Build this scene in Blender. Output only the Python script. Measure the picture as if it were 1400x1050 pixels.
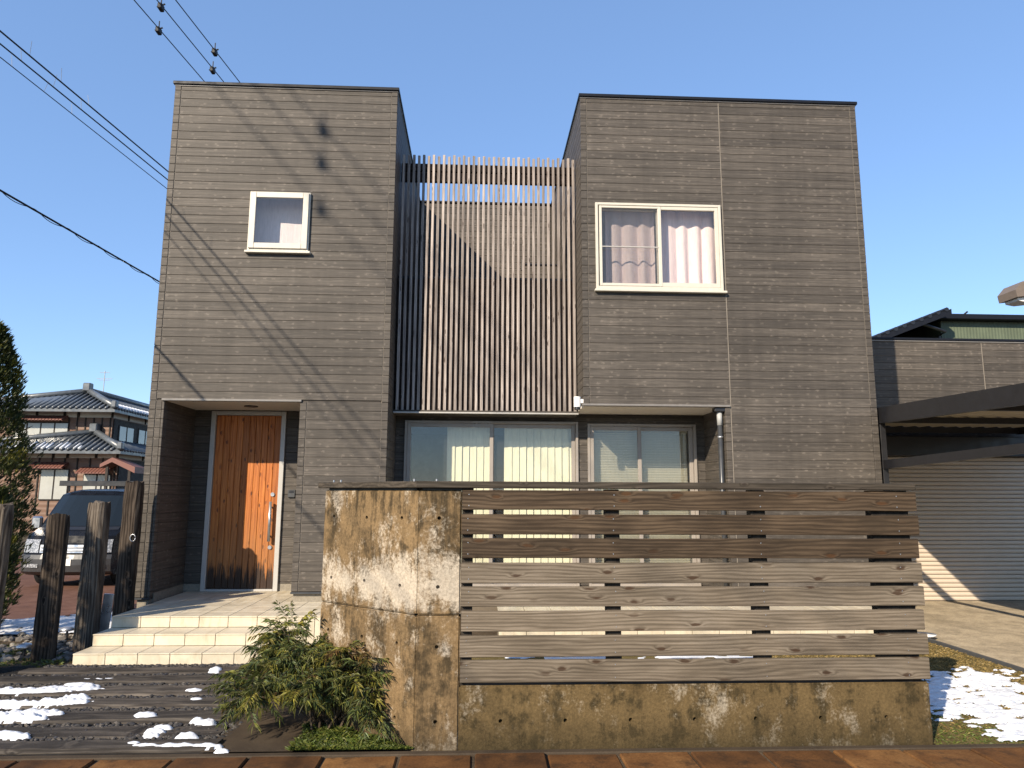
import bpy, bmesh, math, random
from mathutils import Vector, Matrix, noise as mnoise
random.seed(7)
R = math.radians
sc = bpy.context.scene
for o in list(bpy.data.objects):
    bpy.data.objects.remove(o)
COL = sc.collection

# ------------------------------------------------------------------ camera
cam_d = bpy.data.cameras.new('camera')
cam = bpy.data.objects.new('camera', cam_d)
COL.objects.link(cam)
sc.camera = cam
cam_d.sensor_width = 36
cam_d.lens = 985 / 1400 * 36
cam_d.clip_start = 0.05
cam_d.clip_end = 3000
th, ps, rl = R(8.77), R(2.74), 0.0045
fw = Vector((math.sin(ps)*math.cos(th), math.cos(ps)*math.cos(th), math.sin(th)))
rt = Vector((math.cos(ps), -math.sin(ps), 0))
up = rt.cross(fw)
r2 = rt*math.cos(rl) + up*math.sin(rl)
u2 = -rt*math.sin(rl) + up*math.cos(rl)
m = Matrix.Identity(4)
for i in range(3):
    m[i][0], m[i][1], m[i][2] = r2[i], u2[i], -fw[i]
m[2][3] = 1.6
cam.matrix_world = m

# ------------------------------------------------------------------ light
SUN = Vector((0.74, 1.0, -0.70))            # the way the light travels
w = bpy.data.worlds.new('World')
sc.world = w
w.use_nodes = True
wn = w.node_tree
bg = wn.nodes['Background']
sky = wn.nodes.new('ShaderNodeTexSky')
sky.sky_type = 'NISHITA'
sky.sun_disc = False
sky.sun_elevation = math.atan2(0.70, math.hypot(0.74, 1))
sky.sun_rotation = math.atan2(-SUN.x, -SUN.y)
sky.altitude = 300
sky.air_density = 1.0
sky.dust_density = 0.1
sky.ozone_density = 3.5
skm = wn.nodes.new('ShaderNodeMix')          # evens the sky out: thin, clear winter air
skm.data_type = 'RGBA'
skm.inputs[0].default_value = 0.42
skm.inputs[7].default_value = (1.10, 1.92, 3.65, 1)
wn.links.new(sky.outputs[0], skm.inputs[6])
wn.links.new(skm.outputs[2], bg.inputs[0])
bg.inputs[1].default_value = 0.14
sun_d = bpy.data.lights.new('sun', 'SUN')
sun_d.energy = 5.0
sun_d.angle = R(0.53)
sun_d.color = (1.0, 0.87, 0.69)
sun = bpy.data.objects.new('sun', sun_d)
COL.objects.link(sun)
sun.rotation_euler = SUN.to_track_quat('-Z', 'Y').to_euler()
sun.location = (-8, -8, 14)
sc.view_settings.view_transform = 'Standard'
sc.view_settings.look = 'None'
sc.view_settings.gamma = 1
sc.view_settings.use_curve_mapping = False
sc.view_settings.exposure = 0.79


# ------------------------------------------------------------------ node helpers
class NT:
    def __init__(s, name, rough=0.7, spec=0.3):
        s.m = bpy.data.materials.new(name)
        s.m.use_nodes = True
        s.t = s.m.node_tree
        s.b = s.t.nodes['Principled BSDF']
        s.b.inputs['Roughness'].default_value = rough
        s.b.inputs['Specular IOR Level'].default_value = spec

    def n(s, typ, **k):
        nd = s.t.nodes.new(typ)
        for a, v in k.items():
            setattr(nd, a, v)
        return nd

    def put(s, sock, v):
        if isinstance(v, bpy.types.NodeSocket):
            s.t.links.new(v, sock)
        elif isinstance(v, tuple) and len(v) == 3 and sock.type == 'RGBA':
            sock.default_value = (*v, 1)
        else:
            sock.default_value = v

    def math(s, op, a, b=0.0, clamp=False):
        nd = s.n('ShaderNodeMath', operation=op, use_clamp=clamp)
        s.put(nd.inputs[0], a)
        s.put(nd.inputs[1], b)
        return nd.outputs[0]

    def pos(s):
        return s.n('ShaderNodeNewGeometry').outputs['Position']

    def rnd(s):
        return s.n('ShaderNodeObjectInfo').outputs['Random']

    def comb(s, x, y, z):
        nd = s.n('ShaderNodeCombineXYZ')
        for i, v in enumerate((x, y, z)):
            s.put(nd.inputs[i], v)
        return nd.outputs[0]

    def sep(s, v):
        nd = s.n('ShaderNodeSeparateXYZ')
        s.put(nd.inputs[0], v)
        return nd.outputs

    def scl(s, v, x, y, z):
        nd = s.n('ShaderNodeVectorMath', operation='MULTIPLY')
        s.put(nd.inputs[0], v)
        nd.inputs[1].default_value = (x, y, z)
        return nd.outputs[0]

    def noise(s, v, scale=1, det=3, rough=0.55, dist=0):
        nd = s.n('ShaderNodeTexNoise')
        s.put(nd.inputs['Vector'], v)
        nd.inputs['Scale'].default_value = scale
        nd.inputs['Detail'].default_value = det
        nd.inputs['Roughness'].default_value = rough
        nd.inputs['Distortion'].default_value = dist
        return nd.outputs['Fac']

    def voro(s, v, scale=1, out='Distance', rnd=1.0):
        nd = s.n('ShaderNodeTexVoronoi')
        s.put(nd.inputs['Vector'], v)
        nd.inputs['Scale'].default_value = scale
        nd.inputs['Randomness'].default_value = rnd
        return nd.outputs[out]

    def rng(s, v, a, b, c=0.0, d=1.0, smooth=True):
        nd = s.n('ShaderNodeMapRange')
        nd.interpolation_type = 'SMOOTHSTEP' if smooth else 'LINEAR'
        s.put(nd.inputs[0], v)
        for i, q in enumerate((a, b, c, d)):
            s.put(nd.inputs[i+1], q)
        return nd.outputs[0]

    def ramp(s, f, stops):
        nd = s.n('ShaderNodeValToRGB')
        cr = nd.color_ramp
        while len(cr.elements) < len(stops):
            cr.elements.new(0.5)
        for e, (p, c) in zip(cr.elements, stops):
            e.position = p
            e.color = (*c, 1)
        s.put(nd.inputs[0], f)
        return nd.outputs[0]

    def mix(s, f, a, b, mode='MIX'):
        nd = s.n('ShaderNodeMix', data_type='RGBA', blend_type=mode)
        s.put(nd.inputs[0], f)
        s.put(nd.inputs[6], a)
        s.put(nd.inputs[7], b)
        return nd.outputs[2]

    def mul(s, c, f):
        nd = s.n('ShaderNodeVectorMath', operation='SCALE')
        s.put(nd.inputs[0], c)
        s.put(nd.inputs[3], f)
        return nd.outputs[0]

    def bump(s, h, st=0.3, d=0.01):
        nd = s.n('ShaderNodeBump')
        nd.inputs['Strength'].default_value = st
        nd.inputs['Distance'].default_value = d
        s.put(nd.inputs['Height'], h)
        s.t.links.new(nd.outputs[0], s.b.inputs['Normal'])

    def col(s, c):
        s.put(s.b.inputs['Base Color'], c)
        return s

    def rgh(s, c):
        s.put(s.b.inputs['Roughness'], c)


MAT = {}


def plain(name, c, rough=0.6, spec=0.3, metal=0.0, var=0.12, scale=14, bump=0.0):
    t = NT(name, rough, spec)
    f = t.noise(t.pos(), scale, 5, 0.6)
    k = t.rng(f, 0.25, 0.75, 1-var, 1+var, False)
    t.col(t.mul(c, k))
    t.b.inputs['Metallic'].default_value = metal
    t.rgh(t.rng(t.noise(t.pos(), scale*0.6, 3), 0.3, 0.7, max(0.02, rough-0.08), min(1, rough+0.08)))
    if bump:
        t.bump(f, bump, 0.004)
    MAT[name] = t.m
    return t.m


def wood(name, axis, cols, knotc, across=70.0, ku=1.8, kv=7.0, kr=0.26, rough=0.75, tone=0.25, bump=0.35, dirt=None, spec=0.2, charz=None):
    t = NT(name, rough, spec)
    rd = t.rnd()
    p = t.n('ShaderNodeVectorMath', operation='ADD')
    t.put(p.inputs[0], t.pos())
    t.put(p.inputs[1], t.mul((37.1, 19.7, 23.3), rd))
    x, y, z = t.sep(p.outputs[0])
    u, v, q = (x, z, y) if axis == 'X' else ((z, x, y) if axis == 'Z' else (y, x, z))
    M = t.math
    kvn = t.n('ShaderNodeTexVoronoi', voronoi_dimensions='2D')
    t.put(kvn.inputs['Vector'], t.comb(M('MULTIPLY', u, ku), M('MULTIPLY', v, kv), 0.0))
    kvn.inputs['Scale'].default_value = 1.0
    kw = t.noise(t.comb(M('MULTIPLY', u, 14), M('MULTIPLY', v, 30), q), 1, 3)
    kd = M('ADD', kvn.outputs['Distance'], M('MULTIPLY', M('SUBTRACT', kw, 0.5), 0.22))
    big = M('MULTIPLY', t.rng(t.sep(kvn.outputs['Color'])[0], 0.5, 0.72), 1.0)
    k = M('MULTIPLY', t.rng(kd, kr, 0.0), big)
    n1 = t.noise(t.comb(M('MULTIPLY', u, 0.7), M('MULTIPLY', v, 4), M('MULTIPLY', q, 4)), 1, 3)
    ph = M('ADD', M('ADD', M('MULTIPLY', v, across*0.8), M('MULTIPLY', n1, 34.0)), M('MULTIPLY', k, 8.0))
    ring = M('POWER', M('ADD', M('MULTIPLY', M('SINE', ph), 0.5), 0.5), 0.6)
    fine = t.noise(t.comb(M('MULTIPLY', u, 2.6), M('MULTIPLY', v, 85), M('MULTIPLY', q, 85)), 1, 6, 0.75)
    blot = t.noise(t.comb(M('MULTIPLY', u, 2.2), M('MULTIPLY', v, 9), M('MULTIPLY', q, 9)), 1, 4)
    f = M('ADD', M('ADD', M('MULTIPLY', ring, 0.16), M('MULTIPLY', fine, 0.52)), M('MULTIPLY', blot, 0.38))
    c = t.ramp(f, [(0.32, cols[0]), (0.52, cols[1]), (0.72, cols[2])])
    kc = M('MULTIPLY', t.rng(kd, kr*0.5, kr*0.2), big)
    c = t.mix(M('MULTIPLY', kc, 0.85), c, knotc)
    if dirt:
        d = t.noise(t.comb(M('MULTIPLY', u, 0.8), M('MULTIPLY', v, 3), q), 1, 5, 0.65)
        c = t.mix(t.rng(d, 0.48, 0.68, 0, 0.8), c, dirt)
    if charz:
        zz = t.sep(t.pos())[2]
        xx = t.sep(t.pos())[0]
        e = t.noise(t.comb(M('MULTIPLY', xx, 26), 0.0, M('MULTIPLY', zz, 2.5)), 1, 4, 0.7)
        h = M('ADD', zz, M('MULTIPLY', M('SUBTRACT', e, 0.5), -0.9))
        wn_ = t.rng(h, charz[1], charz[1]+0.9, 0.5, 0.0)
        c = t.mix(wn_, c, (0.24, 0.125, 0.05))
        c = t.mix(t.rng(h, charz[0], charz[1], 0.93, 0.0), c, (0.012, 0.009, 0.007))
    c = t.mul(c, t.rng(rd, 0, 1, 1-tone, 1+tone, False))
    t.col(c)
    t.rgh(t.rng(f, 0.3, 0.8, rough+0.1, rough-0.1))
    t.bump(M('ADD', M('MULTIPLY', ring, 0.35), M('ADD', fine, M('MULTIPLY', kc, -0.6))), bump, 0.004)
    MAT[name] = t.m
    return t.m


def siding(name, axis, base):
    t = NT(name, 0.62, 0.3)
    rd = t.rnd()
    p = t.n('ShaderNodeVectorMath', operation='ADD')
    t.put(p.inputs[0], t.pos())
    t.put(p.inputs[1], t.mul((11.3, 11.3, 0.0), rd))
    x, y, z = t.sep(p.outputs[0])
    u = x if axis == 'X' else y
    M = t.math
    st = t.noise(t.comb(M('MULTIPLY', u, 1.1), 0.0, M('MULTIPLY', z, 46)), 1, 4, 0.6)
    st2 = t.noise(t.comb(M('MULTIPLY', u, 9), 0.0, M('MULTIPLY', z, 170)), 1, 3, 0.6)
    big = t.noise(t.pos(), 0.7, 3)
    f = M('ADD', M('MULTIPLY', st, 0.6), M('MULTIPLY', st2, 0.4))
    b = Vector(base)
    c = t.ramp(f, [(0.28, tuple(b*0.55)), (0.5, tuple(b)), (0.70, tuple(b*1.9))])
    v = t.n('ShaderNodeTexVoronoi', voronoi_dimensions='2D')
    t.put(v.inputs['Vector'], t.comb(M('MULTIPLY', u, 8.5), M('MULTIPLY', z, 14), 0.0))
    v.inputs['Scale'].default_value = 1.0
    keep = t.rng(t.sep(v.outputs['Color'])[0], 0.55, 0.7)
    wob = M('ADD', v.outputs['Distance'], M('MULTIPLY', M('SUBTRACT', t.noise(t.comb(M('MULTIPLY', u, 40), 0.0, M('MULTIPLY', z, 90)), 1, 3), 0.5), 0.8))
    c = t.mix(M('MULTIPLY', M('MULTIPLY', t.rng(wob, 0.26, 0.05), keep), 0.46), c, tuple(b*2.6))
    v2 = t.n('ShaderNodeTexVoronoi', voronoi_dimensions='2D')
    t.put(v2.inputs['Vector'], t.comb(M('MULTIPLY', u, 1.9), M('MULTIPLY', z, 30), 0.0))
    v2.inputs['Scale'].default_value = 1.0
    k2 = t.rng(t.sep(v2.outputs['Color'])[1], 0.6, 0.75)
    c = t.mix(M('MULTIPLY', M('MULTIPLY', t.rng(v2.outputs['Distance'], 0.3, 0.12), k2), 0.3), c, tuple(b*2.1))
    # pale scuffs and chalking
    sc_ = t.noise(t.pos(), 22, 6, 0.75)
    ar = t.noise(t.pos(), 0.9, 3)
    c = t.mix(M('MULTIPLY', t.rng(sc_, 0.63, 0.69), t.rng(ar, 0.5, 0.68, 0, 0.55)), c, (0.24, 0.215, 0.185))
    wash = t.noise(t.comb(M('MULTIPLY', t.sep(t.pos())[0], 7), M('MULTIPLY', t.sep(t.pos())[1], 7), M('MULTIPLY', t.sep(t.pos())[2], 0.5)), 1, 4, 0.6)
    k = M('MULTIPLY', t.rng(M('ADD', M('MULTIPLY', big, 0.5), M('MULTIPLY', wash, 0.5)), 0.32, 0.68, 0.84, 1.16), t.rng(rd, 0, 1, 0.83, 1.17, False))
    t.col(t.mul(c, k))
    t.bump(M('ADD', st2, M('MULTIPLY', st, 0.6)), 0.25, 0.003)
    MAT[name] = t.m
    return t.m


def concrete(name, tan, dark, pale, amt_dark, amt_pale, seed, streak=1.0, foot=0.75, band=None):
    t = NT(name, 0.88, 0.15)
    M = t.math
    p = t.n('ShaderNodeVectorMath', operation='ADD')
    t.put(p.inputs[0], t.pos())
    p.inputs[1].default_value = (seed, seed*1.7, seed*0.6)
    x, y, z = t.sep(p.outputs[0])
    wz = t.sep(t.pos())[2]
    bl = t.noise(p.outputs[0], 2.6, 6, 0.62)
    gr = t.noise(p.outputs[0], 60, 5, 0.7)
    md = t.noise(p.outputs[0], 11, 5, 0.65)
    sk = t.noise(t.comb(M('MULTIPLY', x, 9), M('MULTIPLY', y, 9), M('MULTIPLY', z, 1.6)), 1, 6, 0.72)
    f = M('ADD', M('MULTIPLY', bl, 0.5), M('MULTIPLY', sk, 0.5*streak))
    c = t.mix(t.rng(f, 0.38, 0.62), tan, tuple(Vector(tan)*0.62))
    c = t.mix(t.rng(M('ADD', M('MULTIPLY', sk, 0.5*streak+0.05), M('MULTIPLY', md, 0.95-0.5*streak)), 0.62-amt_dark, 0.74-amt_dark, 0, 0.85), c, dark)
    pv_ = t.noise(t.comb(M('MULTIPLY', x, 6), M('MULTIPLY', y, 6), M('MULTIPLY', z, 2.4)), 1, 7, 0.72)
    pf = M('ADD', M('ADD', M('MULTIPLY', t.noise(p.outputs[0], 3.1, 7, 0.72, 0.4), 0.45), M('MULTIPLY', pv_, 0.38)), M('MULTIPLY', gr, 0.17))
    if band:
        g_ = M('SUBTRACT', 1.0, M('MULTIPLY', M('ABSOLUTE', M('SUBTRACT', wz, band[0])), 1.0/band[1]), True)
        pf = M('ADD', pf, M('MULTIPLY', g_, band[2]))
        tp = t.rng(M('ADD', wz, M('MULTIPLY', sk, 0.5)), band[3], band[3]+0.25, 0.0, 0.8)
        c = t.mix(M('MULTIPLY', tp, t.rng(sk, 0.42, 0.6)), c, dark)
    c = t.mix(t.rng(pf, 0.59-amt_pale, 0.70-amt_pale, 0, 0.85), c, pale)
    # damp algae foot
    c = t.mix(t.rng(M('ADD', wz, M('MULTIPLY', md, 0.35)), 0.12, 0.42, foot, 0.0), c, dark)
    c = t.mul(c, t.rng(gr, 0.25, 0.75, 0.72, 1.25))
    t.col(c)
    t.bump(M('ADD', gr, M('MULTIPLY', md, 1.2)), 0.55, 0.006)
    MAT[name] = t.m
    return t.m


SB = (0.0615, 0.0525, 0.0435)
siding('siding', 'X', SB)
siding('siding_side', 'Y', SB)
plain('wall_core', (0.055, 0.047, 0.040), 0.8)
plain('sealant', (0.19, 0.165, 0.135), 0.6)
plain('flashing', (0.008, 0.009, 0.013), 0.5, 0.2)
plain('trim_grey', (0.22, 0.205, 0.185), 0.4, 0.5)
plain('drip', (0.17, 0.155, 0.14), 0.35, 0.5)
plain('soffit', (0.58, 0.53, 0.46), 0.7, var=0.05)
plain('foundation', (0.22, 0.195, 0.155), 0.9, bump=0.4, scale=40, var=0.25)
plain('alu_cream', (0.50, 0.465, 0.39), 0.38, 0.5, var=0.06)
plain('alu_grey', (0.38, 0.36, 0.33), 0.35, 0.5, var=0.06)
plain('alu_bronze', (0.26, 0.23, 0.20), 0.35, 0.5, var=0.06)
plain('alu_silver', (0.40, 0.385, 0.36), 0.35, 0.5, 0.0, var=0.04)
plain('black_metal', (0.014, 0.014, 0.016), 0.4, 0.5)
plain('dark_grey', (0.055, 0.057, 0.06), 0.5, 0.4)
plain('pipe_grey', (0.035, 0.037, 0.040), 0.4, 0.5)
plain('pale_grey', (0.33, 0.33, 0.32), 0.45, 0.4)
plain('white_plastic', (0.76, 0.73, 0.68), 0.45, 0.5, var=0.05)
plain('rubber', (0.012, 0.012, 0.012), 0.8, 0.2)
plain('steel', (0.45, 0.45, 0.46), 0.35, 0.5, 0.8)
plain('wire', (0.010, 0.011, 0.014), 0.6)
wood('slat_wood', 'Z', [(0.115, 0.094, 0.082), (0.245, 0.207, 0.183), (0.40, 0.35, 0.312)], (0.05, 0.035, 0.028), 300, 2.4, 14, 0.22, 0.75, 0.3)
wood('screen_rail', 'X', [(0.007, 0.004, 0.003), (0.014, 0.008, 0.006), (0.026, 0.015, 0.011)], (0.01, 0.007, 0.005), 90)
wood('fence_wood', 'X', [(0.052, 0.041, 0.029), (0.115, 0.091, 0.065), (0.215, 0.176, 0.132)], (0.040, 0.020, 0.010), 330, 3.4, 10.0, 0.30, 0.78, 0.14)
wood('fence_wood_brown', 'X', [(0.018, 0.012, 0.0075), (0.044, 0.029, 0.017), (0.105, 0.073, 0.045)], (0.060, 0.028, 0.011), 300, 3.4, 10.0, 0.30, 0.72, 0.14, dirt=(0.028, 0.019, 0.011))
wood('cap_wood', 'X', [(0.018, 0.014, 0.010), (0.036, 0.029, 0.021), (0.075, 0.06, 0.045)], (0.02, 0.014, 0.01), 250, 4, 9, 0.2, 0.7, 0.1)
wood('fence_post_wood', 'Z', [(0.012, 0.010, 0.008), (0.022, 0.018, 0.014), (0.04, 0.032, 0.024)], (0.01, 0.008, 0.006), 60)
wood('door_wood', 'Z', [(0.19, 0.048, 0.008), (0.36, 0.105, 0.017), (0.50, 0.175, 0.038)], (0.055, 0.012, 0.004), 210, 5.0, 11, 0.36, 0.5, 0.16, spec=0.35, charz=(0.52, 0.70))
wood('post_wood', 'Z', [(0.012, 0.009, 0.007), (0.068, 0.053, 0.041), (0.20, 0.168, 0.132)], (0.012, 0.009, 0.007), 260, 3, 9, 0.2, 0.9, 0.18, 0.9)
wood('post_wood_dark', 'Z', [(0.007, 0.005, 0.004), (0.026, 0.019, 0.014), (0.095, 0.073, 0.055)], (0.007, 0.005, 0.004), 260, 3, 9, 0.2, 0.9, 0.1, 0.9)
wood('sleeper_wood', 'X', [(0.010, 0.008, 0.006), (0.033, 0.027, 0.022), (0.105, 0.088, 0.070)], (0.008, 0.006, 0.005), 240, 3, 8, 0.2, 0.8, 0.25, 0.8, dirt=(0.02, 0.016, 0.012), spec=0.3)
wood('bark', 'Z', [(0.03, 0.02, 0.012), (0.07, 0.05, 0.032), (0.12, 0.09, 0.06)], (0.02, 0.014, 0.01), 160, 3, 9)
concrete('wall_concrete', (0.180, 0.120, 0.060), (0.042, 0.031, 0.017), (0.41, 0.355, 0.28), 0.15, 0.085, 3.1, band=(1.0, 0.24, 0.13, 1.62))
concrete('low_concrete', (0.108, 0.074, 0.033), (0.032, 0.024, 0.011), (0.29, 0.25, 0.19), 0.14, 0.07, 8.4, 0.7)
concrete('drive_concrete', (0.42, 0.345, 0.24), (0.21, 0.168, 0.115), (0.46, 0.40, 0.31), 0.02, 0.0, 5.5, foot=0.0)
plain('tie_hole', (0.02, 0.016, 0.01), 0.9)


def tile_mat(name, c, grime):
    t = NT(name, 0.42, 0.4)
    M = t.math
    x, y, z = t.sep(t.pos())
    n = t.noise(t.pos(), 7, 5, 0.6)
    s = t.noise(t.comb(M('MULTIPLY', x, 16), y, M('MULTIPLY', z, 5)), 1, 4, 0.6)
    d = t.noise(t.pos(), 2.2, 4, 0.6)
    cc = t.mix(t.rng(s, 0.5, 0.75, 0, 0.45), c, grime)
    cc = t.mix(t.rng(d, 0.5, 0.72, 0, 0.4), cc, grime)
    k = M('MULTIPLY', t.rng(n, 0.3, 0.7, 0.93, 1.06), t.rng(t.rnd(), 0, 1, 0.93, 1.05, False))
    t.col(t.mul(cc, k))
    t.rgh(t.rng(n, 0.3, 0.7, 0.34, 0.55))
    t.bump(t.noise(t.pos(), 60, 3), 0.12, 0.002)
    MAT[name] = t.m


tile_mat('tile', (0.53, 0.465, 0.35), (0.33, 0.26, 0.155))
plain('grout', (0.13, 0.105, 0.075), 0.9)
plain('tile_edge', (0.075, 0.06, 0.045), 0.8)


def ground_mat(name, a, b, c, s1=3, s2=60, bump=0.6, rough=0.95, d=0.02):
    t = NT(name, rough, 0.12)
    n1 = t.noise(t.pos(), s1, 6, 0.65)
    n2 = t.noise(t.pos(), s2, 5, 0.7)
    f = t.math('ADD', t.math('MULTIPLY', n1, 0.55), t.math('MULTIPLY', n2, 0.45))
    t.col(t.ramp(f, [(0.32, a), (0.5, b), (0.7, c)]))
    t.bump(t.math('ADD', n2, n1), bump, d)
    MAT[name] = t.m


ground_mat('soil', (0.035, 0.026, 0.017), (0.075, 0.056, 0.037), (0.14, 0.108, 0.074))
ground_mat('gravel_bed', (0.010, 0.009, 0.008), (0.022, 0.020, 0.018), (0.05, 0.045, 0.04), 5, 120)
ground_mat('slab', (0.030, 0.022, 0.015), (0.055, 0.041, 0.028), (0.085, 0.064, 0.044), 2.5, 120, 0.3, 0.85, 0.004)
ground_mat('asphalt', (0.03, 0.03, 0.03), (0.05, 0.05, 0.05), (0.08, 0.078, 0.075), 2, 180, 0.4, 0.9, 0.004)
ground_mat('red_paving', (0.075, 0.038, 0.026), (0.125, 0.062, 0.041), (0.19, 0.105, 0.075), 4, 90, 0.3, 0.85, 0.004)
ground_mat('turf', (0.07, 0.055, 0.02), (0.15, 0.115, 0.045), (0.26, 0.20, 0.09), 4, 140, 0.8, 1.0, 0.02)
ground_mat('moss_bed', (0.02, 0.03, 0.008), (0.05, 0.07, 0.015), (0.09, 0.12, 0.03), 9, 120, 0.9, 1.0, 0.02)


def paver_mat():
    t = NT('paver', 0.85, 0.15)
    M = t.math
    n = t.noise(t.pos(), 3.5, 5, 0.62)
    g = t.noise(t.pos(), 70, 6, 0.8)
    f = M('ADD', M('MULTIPLY', n, 0.7), M('MULTIPLY', t.rnd(), 0.3))
    c = t.ramp(f, [(0.25, (0.045, 0.022, 0.010)), (0.5, (0.115, 0.052, 0.018)), (0.75, (0.22, 0.112, 0.040))])
    d = t.noise(t.pos(), 6, 5, 0.7)
    c = t.mix(t.rng(d, 0.5, 0.68, 0, 0.7), c, (0.028, 0.018, 0.011))
    t.col(t.mul(c, t.rng(g, 0.25, 0.75, 0.7, 1.3)))
    t.bump(M('ADD', g, M('MULTIPLY', n, 2)), 0.4, 0.004)
    MAT['paver'] = t.m


paver_mat()


def snow_mat():
    t = NT('snow', 0.75, 0.25)
    n = t.noise(t.pos(), 40, 5, 0.7)
    t.col(t.mul((0.62, 0.64, 0.68), t.rng(n, 0.3, 0.7, 0.82, 1.1)))
    t.b.inputs['Subsurface Weight'].default_value = 0.15
    t.b.inputs['Subsurface Radius'].default_value = (0.02, 0.025, 0.03)
    t.bump(n, 0.5, 0.006)
    MAT['snow'] = t.m


snow_mat()


def glass_mat(name, tint=(0.955, 0.965, 0.955), refl=1.0, dirt=0.06):
    m_ = bpy.data.materials.new(name)
    m_.use_nodes = True
    t = m_.node_tree
    t.nodes.remove(t.nodes['Principled BSDF'])
    out = t.nodes['Material Output']
    tr = t.nodes.new('ShaderNodeBsdfTransparent')
    tr.inputs[0].default_value = (*tint, 1)
    gl = t.nodes.new('ShaderNodeBsdfGlossy')
    gl.inputs['Roughness'].default_value = 0.015
    gl.inputs['Color'].default_value = (0.95, 0.97, 1.0, 1)
    fr = t.nodes.new('ShaderNodeLayerWeight')
    p5 = t.nodes.new('ShaderNodeMath')
    p5.operation = 'POWER'
    p5.inputs[1].default_value = 4.0
    t.links.new(fr.outputs['Facing'], p5.inputs[0])
    mx = t.nodes.new('ShaderNodeMixShader')
    nb = t.nodes.new('ShaderNodeTexNoise')
    nb.inputs['Scale'].default_value = 1.3
    bp = t.nodes.new('ShaderNodeBump')
    bp.inputs['Strength'].default_value = 0.06
    bp.inputs['Distance'].default_value = 0.01
    t.links.new(nb.outputs['Fac'], bp.inputs['Height'])
    t.links.new(bp.outputs[0], gl.inputs['Normal'])
    mu = t.nodes.new('ShaderNodeMath')
    mu.operation = 'MULTIPLY_ADD'
    mu.use_clamp = True
    mu.inputs[1].default_value = 0.85
    mu.inputs[2].default_value = refl
    t.links.new(p5.outputs[0], mu.inputs[0])
    t.links.new(mu.outputs[0], mx.inputs[0])
    t.links.new(tr.outputs[0], mx.inputs[1])
    t.links.new(gl.outputs[0], mx.inputs[2])
    df = t.nodes.new('ShaderNodeBsdfDiffuse')
    df.inputs[0].default_value = (0.6, 0.6, 0.6, 1)
    m2 = t.nodes.new('ShaderNodeMixShader')
    m2.inputs[0].default_value = dirt
    t.links.new(mx.outputs[0], m2.inputs[1])
    t.links.new(df.outputs[0], m2.inputs[2])
    t.links.new(m2.outputs[0], out.inputs[0])
    MAT[name] = m_


glass_mat('glass', refl=0.045, dirt=0.015)
glass_mat('glass_screen', (0.83, 0.83, 0.83), 0.015, 0.03)
plain('car_glass', (0.010, 0.014, 0.018), 0.08, 0.35, var=0.02)
plain('house_glass', (0.36, 0.36, 0.33), 0.12, 0.6, var=0.10, scale=3)


def leaf_mat(name, trans=0.25):
    t = NT(name, 0.5, 0.35)
    a = t.n('ShaderNodeAttribute', attribute_name='Col')
    t.col(a.outputs['Color'])
    t.b.inputs['Transmission Weight'].default_value = 0.0
    tl = t.n('ShaderNodeBsdfTranslucent')
    t.t.links.new(a.outputs['Color'], tl.inputs[0])
    mx = t.n('ShaderNodeMixShader')
    mx.inputs[0].default_value = trans
    t.t.links.new(t.b.outputs[0], mx.inputs[1])
    t.t.links.new(tl.outputs[0], mx.inputs[2])
    t.t.links.new(mx.outputs[0], t.t.nodes['Material Output'].inputs[0])
    MAT[name] = t.m


leaf_mat('leaf')


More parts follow.
